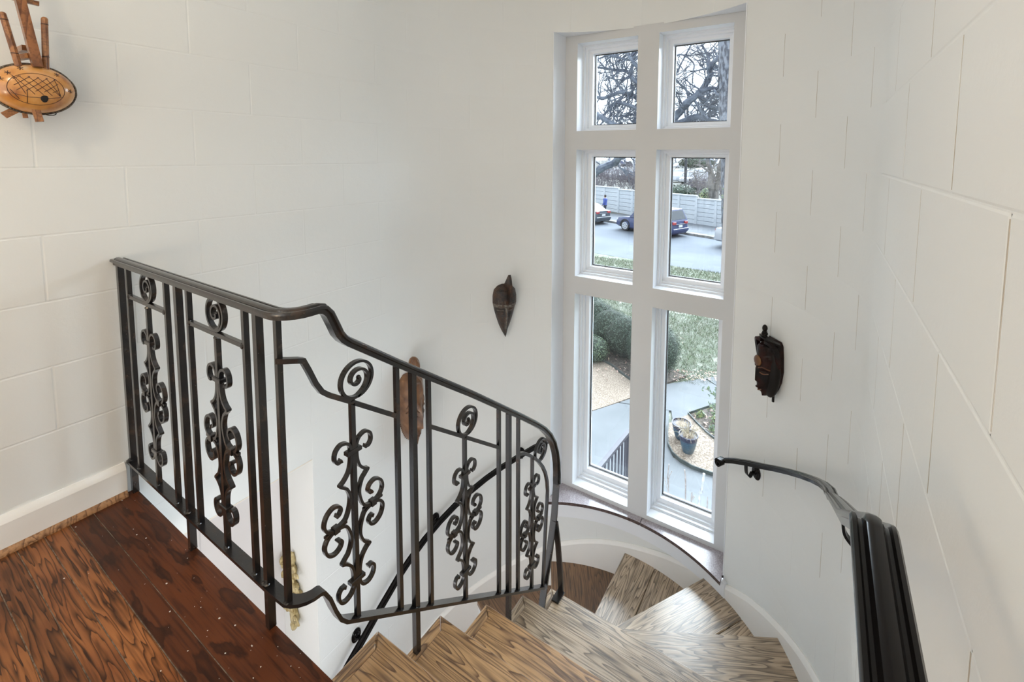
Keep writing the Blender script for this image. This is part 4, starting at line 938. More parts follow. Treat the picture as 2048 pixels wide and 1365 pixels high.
# hedge running back to the left
hedge=[((-3.05,8.75),.52,.50),((-3.55,9.05),.55,.5),((-4.1,9.4),.55,.52),((-4.7,9.8),.6,.55)]
e=empty('hedge',(-3.6,9.1,G)); T(e,'low dark clipped hedge running back left behind the round topiary bush','hedge')
mb=MB(); mb2=MB()
for (c,r,h) in hedge:
    mb.ball((c[0],c[1],G+h),(r*.92,r*.8,h*.95),14,8)
    pts=[]
    for k in range(4000):
        d=V(random.gauss(0,1),random.gauss(0,1),random.gauss(0,1)).normalized(); p=V(c[0]+d.x*r,c[1]+d.y*r*.86,G+h+d.z*h*1.02)
        if p.z>G+.02: pts.append((p,d))
    leafcloud(mb2,pts,.024)
mb.build('foliage_core',core,e); T(mb2.build('leaves',[lf1,lf2],e,smooth=False),kind='stuff')
bush('low_shrub','loose pale green shrub at the left end of the hedge by the gravel',(-3.65,8.15,G+.28),(.42,.35,.32),2200,.026,(lf2,lf3))
for k,(x,y,s,lb) in enumerate(((-.62,7.25,.16,'small leafy plant by the path edge above the blue pots'),(-.35,7.45,.18,'leafy plant by the path edge right of the smallest one'),(-.15,7.1,.2,'leafy plant in the middle of the mulch bed at the pane edge'),(-.55,6.95,.13,'small leafy plant in the centre of the mulch bed'),(.05,7.6,.25,'largest leafy plant, farthest right along the path edge'),(-.05,6.75,.2,'leafy plant low in the mulch bed near the right pane edge'),(-.85,7.0,.10,'tiny leafy plant just right of the rear blue pot'),(-.5,6.62,.12,'small leafy plant against the edging right of the front blue pot'),(-.28,6.62,.14,'bright leafy plant in the lowest corner of the mulch bed'))):
    e=empty('ground_plant',(x,y,G+.04)); T(e,lb,'plant','leafy plants in the mulch bed')
    mb=MB(); pts=[]
    for q in range(60):
        d=V(random.gauss(0,1),random.gauss(0,1),abs(random.gauss(0,.7))).normalized(); pts.append((V(x,y,G+.05)+d*s*random.uniform(.4,1.1),d))
    leafcloud(mb,pts,.038,.7); T(mb.build('leaves',[lf3,lf4],e,smooth=False),kind='stuff')
    mb=MB()
    for q in range(6): a=q*1.05; mb.sweep([(x,y,G+.03),(x+s*.5*math.cos(a),y+s*.5*math.sin(a),G+.04+s*.5)],rect(.006,.006))
    mb.build('stems',core,e)
# fallen leaves
dl=[noisy('dry_leaf_pink',(.55,.42,.36),(.4,.25,.2),20,2,.8),noisy('dry_leaf_tan',(.45,.33,.20),(.6,.55,.48),20,2,.8)]
mb=MB()
for k in range(420):
    r=random.random()
    if r<.35: x,y=gp(random.uniform(1190,1300),random.uniform(690,765))
    elif r<.7: x,y=gp(random.uniform(1340,1440),random.uniform(752,778)); y+=.25
    elif r<.85: x,y=gp(random.uniform(1380,1440),random.uniform(825,880))
    else: x,y=random.uniform(-6,1),random.uniform(9,17)
    leafcloud(mb,[(V(x,y,G+.06),V(0,0,1))],.035,.6,.6)
T(mb.build('fallen_leaves',dl,smooth=False),'pinkish tan dry leaves scattered under the bushes and on the lawn','fallen leaves',kind='stuff')
# grass tufts on the near lawn
gb=[mat('grass_blade_grey_green',(.13,.17,.10),.8),mat('grass_blade_straw',(.24,.25,.185),.8),mat('grass_blade_pale',(.36,.365,.32),.8)]
mb=MB()
for k in range(75000):
    y=8.2+10.5*random.random()**1.4; x=random.uniform(-10.5,-.2+.15*(y-8))
    if y<9.4 and x>-.9+(y-8.5)*.9: continue
    p=V(x,y,G-.01); a=random.uniform(0,6.28); h=random.uniform(.03,.075)*(1+.05*(y-8)); s=V(math.cos(a),math.sin(a),0)*.006*(1+.10*(y-8)); d=V(random.uniform(-.06,.06),random.uniform(-.06,.06),h)
    mb.add([p-s,p+s,p+d],[(0,1,2)],random.choice((0,0,1,1,2)))
T(mb.build('lawn_grass',gb,smooth=False),'short winter lawn grass, green mixed with straw, between bushes and street','grass',kind='stuff')
# metal stair rail outside, below the window
mr=mat('grey_painted_metal',(.055,.055,.07),.5); zt=G+.95
A=GR(1257,864,zt); Bp=GR(1203,930,zt); e=empty('outdoor_railing',(A.x,A.y,G)); T(e,'grey metal railing with square balusters on the concrete below the window','railing')
dv=(Bp-A); mb=MB(); mb.sweep([A-dv*.03,Bp+dv*.5],rect(.06,.045)); mb.build('top_rail',mr,e)
for k in range(12):
    p=A+dv*(k*.125); w=.024 if k else .05; mb=MB(); mb.box((p.x-w/2,p.y-w/2,G),(p.x+w/2,p.y+w/2,zt)); mb.build('baluster' if k else 'end_post',mr,e,smooth=False)
mb=MB(); mb.sweep([A+V(0,0,-.85),Bp+dv*.5+V(0,0,-.85)],rect(.03,.03)); mb.build('bottom_rail',mr,e)
# bare garden stems close below the window
tw=noisy('bare_stem_bark',(.30,.27,.26),(.16,.13,.12),30,3,.8); tw2=noisy('grey_cane_bark',(.42,.43,.45),(.28,.28,.30),30,3,.8)
def stem(name,label,pts,r,m,Y,group=None,cat='stem'):
    mb=MB(); P=[tuple(AT(x,y,Y)) for x,y in pts]; P=[(P[0][0],P[0][1]+.05,G)]+P; mb.sweep(cr(P,4),[(r*math.cos(a*PI/3),r*math.sin(a*PI/3)) for a in range(6)],up=(0,1,0)); return T(mb.build(name,m),label,cat,group)
stem('garden_cane','thin brown bare stem standing upright in the right lower pane',[(1371,1000),(1369,940)],.007,tw,2.6)
stem('garden_cane','pale grey double cane in the right lower pane',[(1398,1015),(1403,985),(1408,948)],.012,tw2,2.6)
a_=stem('garden_cane','dark forked twig at the left edge of the right lower pane',[(1337,990),(1335,960),(1338,929)],.005,tw,2.6)
mb=MB(); mb.sweep([tuple(AT(1334,970,2.6)),tuple(AT(1340,950,2.6)),tuple(AT(1344,943,2.6))],rect(.006,.006)); mb.sweep([tuple(AT(1336,985,2.6)),tuple(AT(1331,965,2.6)),tuple(AT(1328,955,2.6))],rect(.005,.005)); own(mb.build('side_twig',tw),a_) ; a_.children[0].matrix_parent_inverse=Matrix.Identity(4)
stem('garden_cane','short slanting brown twig near the bottom of the right lower pane',[(1382,1012),(1385,1000),(1388,993)],.006,tw,2.6)
stem('garden_cane','short stub of a twig at the bottom right of the right lower pane',[(1414,1022),(1415,1010)],.006,tw,2.6)
rs=empty('rose_shrub',(.25,6.2,G)); T(rs,'sparse leggy shrub with a few grey green leaves over the right lower path','shrub')
mb=MB(); mb2=MB(); random.seed(8)
for pts in ([(1448,900),(1440,850),(1432,800),(1422,785),(1410,778)],[(1440,850),(1437,820),(1425,812),(1421,806)],[(1436,810),(1438,790),(1436,778)],[(1445,880),(1432,860),(1424,852)]):
    P=[AT(x,y,6.2) for x,y in pts]
    if pts[0][0]==1448: P=[V(P[0].x+.02,6.25,G)]+P
    Q=cr(P,4); mb.sweep(Q,[(.006*math.cos(a*PI/2),.006*math.sin(a*PI/2)) for a in range(4)],up=(0,1,0))
    for q in Q[3:]:
        for r in range(3): leafcloud(mb2,[(q+V(random.uniform(-.04,.04),random.uniform(-.04,.04),random.uniform(-.04,.04)),V(0,-1,.3))],.03,.8,.8)
mb.build('branches',tw,rs); T(mb2.build('leaves',[lf3,mat('grey_green_leaf',(.20,.25,.22),.6)],rs,smooth=False),kind='stuff')
# ---- boundary wall of precast panels
fm=noisy('pale_precast_concrete',(.42,.46,.50),(.50,.54,.575),2.5,5,.9,.5,9,dist=.03); fdk=noisy('dark_joint_core',(.12,.13,.15),(.2,.21,.23),3,3,.9); fc=noisy('precast_cap',(.52,.55,.58),(.46,.49,.52),4,4,.9)  # dark grey core shows in the gaps between panel rows
q0=Vector(gp(1240,430)); q1=Vector(gp(1440,458)); fd=(q1-q0).normalized(); FL=(q1-q0).length; fnn=Vector((-fd.y,fd.x))
if fnn.y<0: fnn=-fnn
e=empty('boundary_wall',(q0.x,q0.y,G)); T(e,'pale precast concrete boundary wall with ribbed panels and posts across the street','wall')
def fx(px):        # parameter along the fence at pixel column px
    d=ray(px,420); p=Vector((CAMP.x,CAMP.y)); dd=Vector((d.x,d.y)); den=dd.x*fd.y-dd.y*fd.x; rel=q0-p; t_=(rel.x*fd.y-rel.y*fd.x)/den; return (p+dd*t_-q0).dot(fd)
post=[1150,1180,1209,1237,1265,1295,1326,1358,1393,1432,1472,1515,1560,1608,1660,1716,1776]; ps=[fx(p) for p in post]
tops={}
for k in range(len(ps)-1):
    a,b=ps[k],ps[k+1]; mid=q0+fd*((a+b)/2)
    ht=2.08 if post[k]<1237 else (1.94 if post[k]<1358 else (2.02 if False else 1.90))
    ht={0:2.1,1:2.1,2:2.1,3:1.98,4:1.98,5:1.98,6:1.98,7:1.98,8:1.80,9:1.80,10:1.7,11:1.7,12:1.7,13:1.6,14:1.6,15:1.6}[k]
    rows=6
    for r in range(rows):
        z0=G+.10+ht*r/rows; z1=G+.10+ht*(r+1)/rows-.025
        mb=MB(); hl=(b-a)/2-.01; mb.box((-hl,-.05,0),(hl,.05,z1-z0),bev=.012)
        o=mb.build('panel',fm,e,smooth=False); o.matrix_basis=Matrix.Translation((mid.x,mid.y,z0))@Matrix.Rotation(math.atan2(fd.y,fd.x),4,'Z')
    mb=MB(); mb.box((-(b-a)/2,-.02,0),((b-a)/2,.02,ht-.02)); o=mb.build('panel_core',fdk,e,smooth=False); o.matrix_basis=Matrix.Translation((mid.x,mid.y,G+.10))@Matrix.Rotation(math.atan2(fd.y,fd.x),4,'Z')
    mb=MB(); hl=(b-a)/2+.02; mb.box((-hl,-.11,0),(hl,.11,.11),bev=.015); o=mb.build('cap',fc,e,smooth=False); o.matrix_basis=Matrix.Translation((mid.x,mid.y,G+.1+ht-.01))@Matrix.Rotation(math.atan2(fd.y,fd.x),4,'Z')
    pq=q0+fd*a; mb=MB(); mb.box((-.09,-.10,0),(.09,.10,ht+.09),bev=.012); o=mb.build('post',fm,e,smooth=False); o.matrix_basis=Matrix.Translation((pq.x,pq.y,G))@Matrix.Rotation(math.atan2(fd.y,fd.x),4,'Z')
# ---- cars
tyre=mat('tyre_rubber',(.02,.02,.022),.8); rim=mat('alloy_rim',(.55,.57,.6),.35,.6); dgl=mat('dark_car_glass',(.03,.04,.05),.1,0,.5); redl=mat('tail_lamp',(.35,.04,.04),.3); wht=mat('number_plate',(.6,.62,.65),.5); chrome=mat('chrome_strip',(.6,.62,.65),.2,.8); hl_=mat('head_lamp',(.6,.65,.7),.15)
def car(label,pos,head,Lc,Wc,Hc,paint,kind,cat='car',group=None,z=G,detail=True,name='car'):
    """local +x is the front"""
    e=empty(name,(pos[0],pos[1],z)); T(e,label,cat,group)
    Mx=Matrix.Rotation(head,4,'Z')
    def put(o): o.parent=e; o.matrix_basis=Mx; return o
    h=Lc/2; w=Wc/2; g=.22*Hc/1.75; belt=Hc*.60
    pr={'suv':[(-h,.45,.30),(-h+.02,.62,.28),(-h+.10,1.0,.20),(-h*.90,1.02,.2),(-h*.3,.98,.2),(h*.30,.98,.2),(h*.62,.93,.2),(h*.92,.82,.25),(h*.99,.66,.3),(h,.45,.32)],
        'sedan':[(-h,.42,.32),(-h+.02,.62,.26),(-h+.08,.98,.22),(-h*.72,1.02,.2),(-h*.3,.92,.2),(h*.35,.90,.2),(h*.62,.84,.2),(h*.92,.72,.25),(h*.99,.60,.3),(h,.45,.32)],
        'pickup':[(-h,.5,.40),(-h+.01,.98,.38),(-h+.04,1.02,.32),(-h*.5,1.02,.3),(-.2,1.02,.3),(h*.42,1.02,.3),(h*.6,1.0,.3),(h*.95,.93,.33),(h,.8,.36),(h,.5,.38)]}[kind]
    k_=Hc/{'suv':1.75,'sedan':1.48,'pickup':1.85}[kind]
    # body: cross-sections along x
    mb=MB(); n=10; b0=0
    for (x,zt_,zb) in pr:
        zt2=zt_*k_; zb2=zb*k_; tp=.80+.2*min(1,(h-abs(x))/.35)
        for (fy,fz) in ((-.86,0),(-.98,.12),(-1.0,.5),(-.97,.82),(-.88,1.0),(.88,1.0),(.97,.82),(1.0,.5),(.98,.12),(.86,0)):
            mb.v.append((x,fy*w*tp,zb2+(zt2-zb2)*fz))
    for i in range(len(pr)-1):
        for j in range(n):
            j2=(j+1)%n; mb.f.append((i*n+j,i*n+j2,(i+1)*n+j2,(i+1)*n+j)); mb.m.append(0)
    mb.f+=[tuple(range(n-1,-1,-1)),tuple((len(pr)-1)*n+j for j in range(n))]; mb.m+=[0,0]
    put(mb.build('body',paint,None,ang=32))
    # greenhouse
    gh={'suv':[(-h+.12,.98),(-h+.42,1.68),(-h*.1,1.75),(h*.18,1.70),(h*.46,.96)],'sedan':[(-h*.74,1.0),(-h*.45,1.40),(-h*.1,1.48),(h*.12,1.44),(h*.48,.90)],'pickup':[(-.35,1.0),(-.30,1.76),(.2,1.85),(h*.24,1.80),(h*.48,1.0)]}[kind]
    gh=[(x,z_*k_) for x,z_ in gh]; zb=gh[0][1]-.02
    def pt(i,s,f=1): x,z_=gh[i]; ww=w*(.93 if i in(0,4) else .78)*f; return (x,s*ww,z_)
    mb=MB(); 
    for s in (-1,1): mb.v+= [pt(i,s) for i in range(5)]
    mb.f=[(0,1,2,3,4),(9,8,7,6,5),(0,5,6,1),(1,6,7,2),(2,7,8,3),(3,8,9,4),(4,9,5,0)]; mb.m=[0]*7
    put(mb.build('cabin',paint,None,ang=20))
    if detail:
        for s in (-1,1):
            P=[Vector(pt(i,s,1.005)) for i in range(5)]
            for nm,fr in (('rear_side_window',(.08,.46)),('front_side_window',(.50,.90))):
                def onb(f): return P[0].lerp(P[4],f)
                def ont(f):
                    xx=P[0].x+(P[4].x-P[0].x)*f
                    for a,b in ((0,1),(1,2),(2,3),(3,4)):
                        if P[a].x<=xx<=P[b].x or b==4: t_=(xx-P[a].x)/(P[b].x-P[a].x); q=P[a].lerp(P[b],min(1,max(0,t_))); return onb(f).lerp(q,.88)
                n_=6; mb=MB(); bt=[onb(fr[0]+(fr[1]-fr[0])*q/n_) +(ont(fr[0]+(fr[1]-fr[0])*q/n_)-onb(fr[0]+(fr[1]-fr[0])*q/n_))*.08 for q in range(n_+1)]; tp=[ont(fr[0]+(fr[1]-fr[0])*q/n_) for q in range(n_+1)]
                off=V(0,s*.012,.004)
                for q in range(n_):
                    ff=[bt[q]+off,bt[q+1]+off,tp[q+1]+off,tp[q]+off]; mb.add(ff,[(0,1,2,3) if s<0 else (3,2,1,0)])
                put(mb.build(nm,dgl,None,smooth=False))
        for nm,(a,b),o_ in (('rear_window',(0,1),-.012),('windscreen',(4,3),.012)):
            A1,A2,B1,B2=Vector(pt(a,-1,.88)),Vector(pt(a,1,.88)),Vector(pt(b,-1,.86)),Vector(pt(b,1,.86)); off=V(o_,0,.006)
            mb=MB(); mb.add([A1.lerp(B1,.14)+off,A2.lerp(B2,.14)+off,A2.lerp(B2,.9)+off,A1.lerp(B1,.9)+off],[(0,1,2,3)]); put(mb.build(nm,dgl,None,smooth=False))
        for s in (-1,1):
            mb=MB(); mb.box((-h-.005,s*w*.62-.14*1,.80*k_),(-h+.10,s*w*.62+.14,.97*k_),bev=.02); put(mb.build('tail_lamp',redl,None))
            mb=MB(); mb.box((h*.90,s*w*.66-.16,.62*k_),(h*.985,s*w*.66+.13,.76*k_),bev=.02); put(mb.build('head_lamp',hl_,None))
        mb=MB(); mb.box((-h-.012,-.17,.62*k_),(-h+.03,.17,.76*k_)); put(mb.build('number_plate',wht,None,smooth=False))
        mb=MB(); mb.box((-h-.01,-.45,.80*k_),(-h+.05,.45,.835*k_)); put(mb.build('chrome_strip',chrome,None,smooth=False))
        mb=MB(); mb.box((-h-.05,-w*.8,.38*k_),(-h+.08,w*.8,.56*k_),bev=.03); put(mb.build('rear_bumper',paint,None))
    wr=.36*k_ if kind!='sedan' else .32*k_
    for sx in (-.60,.60):
        for s in (-1,1):
            c=(sx*h,s*(w-.12),wr); mb=MB(); mb.lathe([(wr*.66,-.11),(wr*.97,-.11),(wr,-.06),(wr,.06),(wr*.97,.11),(wr*.66,.11)],c,24,axis='y'); wt=put(mb.build('wheel',tyre,None))
            mb=MB(); mb.lathe([(wr*.68,-.09),(wr*.68,.09)],c,24,0,'y')
            mb.lathe([(wr*.60,-.012),(wr*.66,-.012),(wr*.66,.012),(wr*.60,.012)],(c[0],c[1]+s*.10,c[2]),24,1,'y') if False else mb.sweep([(c[0]+wr*.62*math.cos(a_*PI/10),c[1]+s*.11,c[2]+wr*.62*math.sin(a_*PI/10)) for a_ in range(20)],rect(.045,.04),up=(0,1,0),mi=1,closed=True)
            for q in range(7):
                a=2*PI*q/7; mb.sweep([(c[0],c[1]+s*.12,c[2]),(c[0]+wr*.62*math.cos(a),c[1]+s*.12,c[2]+wr*.62*math.sin(a))],rect(.075,.03),up=(0,1,0),mi=1)
            mb.build('rim',[tyre,rim],wt)
            wt.children[0].matrix_parent_inverse=Matrix.Identity(4)
            if detail: mb=MB(); mb.sweep([(c[0]+wr*1.12*math.cos(a_*PI/12-.2),s*(w-.02),c[2]+wr*1.12*math.sin(a_*PI/12-.2)) for a_ in range(14)],rect(.07,.05),up=(0,1,0)); put(mb.build('wheel_arch',tyre,None))
    return e
blue=mat('dark_blue_paint',(.03,.045,.12),.35,.1,.15); grey=mat('grey_blue_paint',(.055,.07,.09),.35,.1,.15); white_=mat('white_paint',(.36,.38,.41),.4,0,.1); silver=mat('silver_paint',(.42,.45,.5),.3,.3,.4); dark=mat('black_paint',(.02,.025,.035),.45); red_=mat('red_paint',(.20,.05,.045),.35,0,.4)
hd_=math.atan2(-cdir.y,-cdir.x)
def kerbpos(px,off):
    d=ray(px,460); p=Vector((CAMP.x,CAMP.y)); dd=Vector((d.x,d.y)); b=f0+cn*off; den=dd.x*cdir.y-dd.y*cdir.x; rel=b-p; t_=(rel.x*cdir.y-rel.y*cdir.x)/den; return p+dd*t_
c=kerbpos(1301,-1.15); car('dark blue SUV parked at the far kerb, facing left, partly hidden by the mullion',(c.x,c.y),hd_,4.55,1.9,1.72,blue,'suv')
c=kerbpos(1163,-1.15); car('grey blue saloon car at the far kerb with its boot in the left middle pane',(c.x,c.y),hd_,4.6,1.8,1.46,grey,'sedan')
c=kerbpos(1543,-1.3); car('white pickup truck with its tail half hidden by the pine trunk',(c.x,c.y),hd_+PI,5.4,1.95,1.9,white_,'pickup') if False else car('white pickup truck with its tail half hidden by the pine trunk',(c.x,c.y),math.atan2(cdir.y,cdir.x),5.4,1.95,1.85,white_,'pickup')
# parked cars on the far lot
lot=[(1352,357,75,white_,'suv','white SUV nearest the dark lamp post, left of it in the far lot'),(1364,356,69,silver,'sedan','silver saloon just right of the dark lamp post in the far lot'),(1374,356,81,white_,'sedan','white saloon right of the dark lamp post behind the bending person'),(1387,357,66,white_,'suv','white SUV left of the forked tree in the far lot'),(1400,352,76,silver,'pickup','silver pickup touching the left side of the forked tree'),(1412,348,85,white_,'suv','white SUV seen behind the forked tree trunks'),(1449,351,74,white_,'sedan','white saloon between forked tree and pine trunk in the far lot'),
 (1204,353,78,silver,'sedan','silver saloon farthest left in the near row above the boundary wall'),(1218,353,84,white_,'sedan','white saloon second from left in the near row above the boundary wall'),(1233,352,71,white_,'suv','white SUV in the middle of the left middle pane above the boundary wall'),(1250,350,79,silver,'suv','silver SUV in the right half of the left middle pane'),(1262,358,66,grey,'sedan','grey blue saloon at the right edge of the left middle pane above the wall'),
 (1230,326,144,white_,'sedan','tiny white car in the farthest row, leftmost of the left middle pane'),(1240,327,150,blue,'suv','tiny dark blue SUV in the farthest row of the left middle pane'),(1256,327,138,dark,'pickup','tiny dark pickup at the right of the farthest row, left middle pane'),(1356,326,138,white_,'sedan','tiny white car in the farthest row left of the dark lamp post'),(1366,326,150,silver,'sedan','tiny silver car in the farthest row beside the dark lamp post'),(1384,326,138,white_,'suv','tiny white SUV in the farthest row right of the dark lamp post'),(1436,328,140,silver,'suv','tiny silver SUV in the farthest row between the forked trunks')]
def zfar(y): return -3.95+(y-47)*(1.35/213)
for k,(px,py,Y,m_,kd,lb) in enumerate(lot):
    p=AT(px,py,Y); car(lb,(p.x,p.y),1.15 if k%3 else 1.15+PI,4.6,1.85,{'suv':1.75,'sedan':1.5,'pickup':1.85}[kd],m_,kd,group='cars parked in the far lot',z=zfar(Y),detail=False)
# ---- people
def person(pos,head,hgt,top_,trou,hair,label,z=G,bend=0):
    e=empty('person',(pos[0],pos[1],z)); T(e,label,'person'); k=hgt/1.75; Mx=Matrix.Rotation(head,4,'Z')@Matrix.Scale(k,4)
    skin_=mat('skin_tone',(.28,.17,.12),.6); mb=MB()
    def limb(P,R_): 
        Q=cr(P,3); rr=[]
        for i in range(len(Q)): f=i/(len(Q)-1)*(len(R_)-1); a=int(min(f,len(R_)-2)); rr.append(R_[a]+(R_[a+1]-R_[a])*(f-a))
        mb.tube(Q,1,8,scale=rr,up=(1,0,0))
    B_=bend
    hip=V(0,0,.92); ch=V(B_*.45,0,1.40-B_*.1); nk=V(B_*.55,0,1.50-B_*.12); hd=V(B_*.62+.02,0,1.63-B_*.15)
    limb([hip-V(0,0,.05),hip+V(.02,0,.12),ch,nk],[.15,.145,.175,.055]); 
    for s in (-1,1):
        limb([(0,s*.085,.90),(.03,s*.09,.50),(-.02,s*.10,.07)],[.085,.065,.045]); mb.box((-.07,s*.10-.045,0),(.17,s*.10+.045,.08),bev=.02)
        limb([ch+V(0,s*.18,.0),ch+V(.02,s*.25,-.28),ch+V(.15,s*.22,-.48)],[.055,.045,.035])
        limb([ch+V(.15,s*.22,-.48),ch+V(.19,s*.215,-.54),ch+V(.20,s*.21,-.60)],[.035,.042,.02])
    mb.ball(tuple(hd),(.095,.078,.118),14,10); mb.ball(tuple(hd+V(.10,0,-.01)),(.015,.014,.02),8,6)
    o=mb.build('body',skin_,None,ang=60); o.parent=e; o.matrix_basis=Mx
    mb=MB(); mb.ball(tuple(hd+V(-.018,0,.02)),(.098,.088,.112),14,10); o=mb.build('hair',hair,None); o.parent=e; o.matrix_basis=Mx
    mb=MB(); limb([hip-V(0,0,.02),hip+V(.02,0,.12),ch,nk-V(0,0,.02)],[.165,.16,.19,.075])
    for s in (-1,1): limb([ch+V(0,s*.17,.01),ch+V(.02,s*.25,-.28),ch+V(.13,s*.225,-.44)],[.066,.056,.045])
    o=mb.build('jacket',top_,None,ang=60); o.parent=e; o.matrix_basis=Mx
    mb=MB(); 
    limb([hip+V(0,0,.03),hip-V(0,0,.06)],[.155,.15])
    for s in (-1,1): limb([(0,s*.085,.92),(.03,s*.09,.50),(-.02,s*.10,.10)],[.098,.078,.062])
    o=mb.build('trousers',trou,None,ang=60); o.parent=e; o.matrix_basis=Mx
    return e
blc=mat('blue_cloth',(.06,.10,.34),.8); dkc=mat('dark_cloth',(.03,.035,.05),.8); navy=mat('navy_cloth',(.035,.05,.11),.8); hr=mat('dark_hair',(.03,.022,.02),.7)
c=kerbpos(1209.5,1.6); person((c.x,c.y),hd_+.4,1.72,blc,dkc,hr,'person in a blue top walking on the pavement behind the saloon car',z=G+.12)
p=AT(1384.5,352,47); person((p.x,p.y),2.6,1.75,navy,dkc,hr,'person in dark clothes bending beyond the boundary wall by the parked cars',z=zfar(47),bend=.5)
# ---- trees
barkd=noisy('hazed_oak_bark',(.07,.083,.115),(.15,.175,.22),5,6,.95,.8,18,dist=.03); barkp=noisy('furrowed_pine_bark',(.06,.065,.085),(.20,.22,.26),14,5,.95,1,30,dist=.05,lo=.42,hi=.58,sc=(1,1,.35))  # oak bark: bluish outdoor haze put into its colour
def grow(mb,p,d,l,r,lvl,spread=.75,planar=.5):
    P=[p]; n=3 if lvl else 2
    for k in range(n):
        d=(d+V(random.uniform(-1,1),random.uniform(-1,1)*planar,random.uniform(-1,1))*.33).normalized(); p=p+d*l/n; P.append(p)
    mb.sweep(P,[(r,0),(0,r),(-r,0),(0,-r)] if r<.03 else [(r*math.cos(a*PI/3),r*math.sin(a*PI/3)) for a in range(6)],up=(0,1,.1),scale=[1-.45*k/n for k in range(n+1)],cap=False)
    if lvl<=0: return
    for k in range(random.choice((2,3,3))):
        q=P[random.choice((1,2,len(P)-1))]; dd=(d+V(random.uniform(-1,1),random.uniform(-1,1)*planar,random.uniform(-1,1))*spread).normalized()
        grow(mb,q,dd,l*random.uniform(.55,.8),r*.55,lvl-1,spread,planar)
def limb_path(pts,Y,r0,r1,mb,twigs,lvl=2,tl=.9,yj=.8):
    n=len(pts); P=[AT(x,y,Y)+V(0,random.uniform(-yj,yj)*(.0 if k==0 else 1)*.4,0) for k,(x,y) in enumerate(pts)]
    Q=cr(P,5); rr=[r0+(r1-r0)*k/(len(Q)-1) for k in range(len(Q))]
    rr=[q*(1+.10*math.sin(k*2.3)+.06*math.sin(k*5.1)) for k,q in enumerate(rr)]
    mb.tube(Q,1,8,scale=rr,up=(0,1,.1))
    for k in range(twigs):
        i=random.randrange(len(Q)-1); t_=(Q[i+1]-Q[i]).normalized(); s=random.choice((-1,1)); d=(V(-t_.z,random.uniform(-.3,.3),t_.x)*s+t_*random.uniform(-.2,.8)).normalized()
        grow(mb,Q[i],d,tl*random.uniform(.5,1.1),min(rr[i]*.45,.035),lvl)
random.seed(33)
ok=empty('oak_tree',tuple(V(AT(1288,520,15.5).x,15.5,G))); T(ok,'large bare oak with crooked grey limbs across the upper panes','tree')
YO=15.5; mb=MB(); a=AT(1288,500,YO); P=[V(a.x,YO,G-.1),V(a.x+.03,YO,G+.6),AT(1289,440,YO),AT(1287,360,YO),AT(1289,290,YO),AT(1288,240,YO),AT(1287,180,YO),AT(1290,110,YO),AT(1285,40,YO)]
Q=cr(P,5); mb.tube(Q,1,12,scale=[.40 if k<2 else (.30-.005*k if k<20 else max(.06,.24-.008*(k-20))) for k in range(len(Q))],up=(0,1,0)); mb.build('trunk',barkd,ok)
LB=[([(1288,275),(1320,255),(1352,228),(1378,205),(1398,185),(1412,160),(1420,140)],.17,.10,26),([(1420,140),(1428,128),(1442,118),(1462,100)],.10,.06,12),([(1418,146),(1420,130),(1414,110),(1402,88)],.09,.035,14),
 ([(1288,268),(1330,252),(1356,247),(1378,236),(1402,233),(1424,244),(1462,247)],.15,.11,26),([(1402,183),(1425,176),(1445,184),(1462,192)],.08,.05,14),([(1428,180),(1440,192),(1450,194)],.05,.03,6),
 ([(1396,190),(1408,206),(1424,216),(1444,210),(1462,203)],.09,.06,18),([(1395,205),(1400,220),(1418,238)],.05,.04,8),([(1405,200),(1412,170),(1425,150),(1462,146)],.035,.02,10),([(1288,200),(1330,150),(1356,165),(1380,190)],.04,.03,16),([(1288,150),(1330,125),(1362,110),(1385,125),(1390,150),(1385,175)],.04,.018,16),
 ([(1330,252),(1345,200),(1352,150),(1375,100),(1400,60)],.05,.02,18),
 ([(1288,262),(1262,255),(1238,252),(1215,240),(1190,228)],.10,.11,18),([(1288,205),(1266,192),(1248,186),(1225,192),(1208,198),(1185,190)],.10,.06,30),([(1287,180),(1270,160),(1248,140),(1225,138),(1190,135)],.09,.04,30),([(1288,150),(1268,122),(1256,108),(1240,90)],.08,.04,20),([(1288,225),(1262,212),(1235,208),(1210,222),(1200,240)],.08,.04,22),([(1268,122),(1245,118),(1220,112),(1190,118)],.05,.025,22),([(1288,240),(1265,228),(1245,240),(1255,262)],.05,.03,14),([(1266,192),(1262,165),(1266,140),(1272,100)],.05,.03,14),
 ([(1288,290),(1262,300),(1244,313),(1225,325),(1205,338),(1180,356)],.16,.14,8),([(1287,110),(1250,60),(1210,30)],.08,.03,14),([(1290,100),(1340,60),(1400,20)],.08,.03,14)]
for pts,r0,r1,tn in LB:
    mb=MB(); limb_path(pts,YO,r0,r1,mb,tn,2,.75); mb.build('limb',barkd,ok)
tx=AT(1461,430,13.2); pn=empty('pine_tree',(tx.x+.2,13.2,G)); T(pn,'furrowed straight pine trunk at the right edge of the right panes','tree')
mb=MB(); Q=[V(tx.x-.065*(G-.1+k*.5+1.8)+.01*math.sin(k*.9),13.2,G-.1+k*.5) for k in range(24)]; mb.tube(Q,1,22,scale=[(.27-.003*k)*(1+.03*math.sin(k*3)) for k in range(24)],up=(0,1,0)); mb.v=[(x+.018*noise.noise(V(x*9,y*9,z*2.2)),y+.018*noise.noise(V(x*9+5,y*9,z*2.2)),z) for x,y,z in mb.v]; mb.build('trunk',barkp,pn)
mb=MB(); 
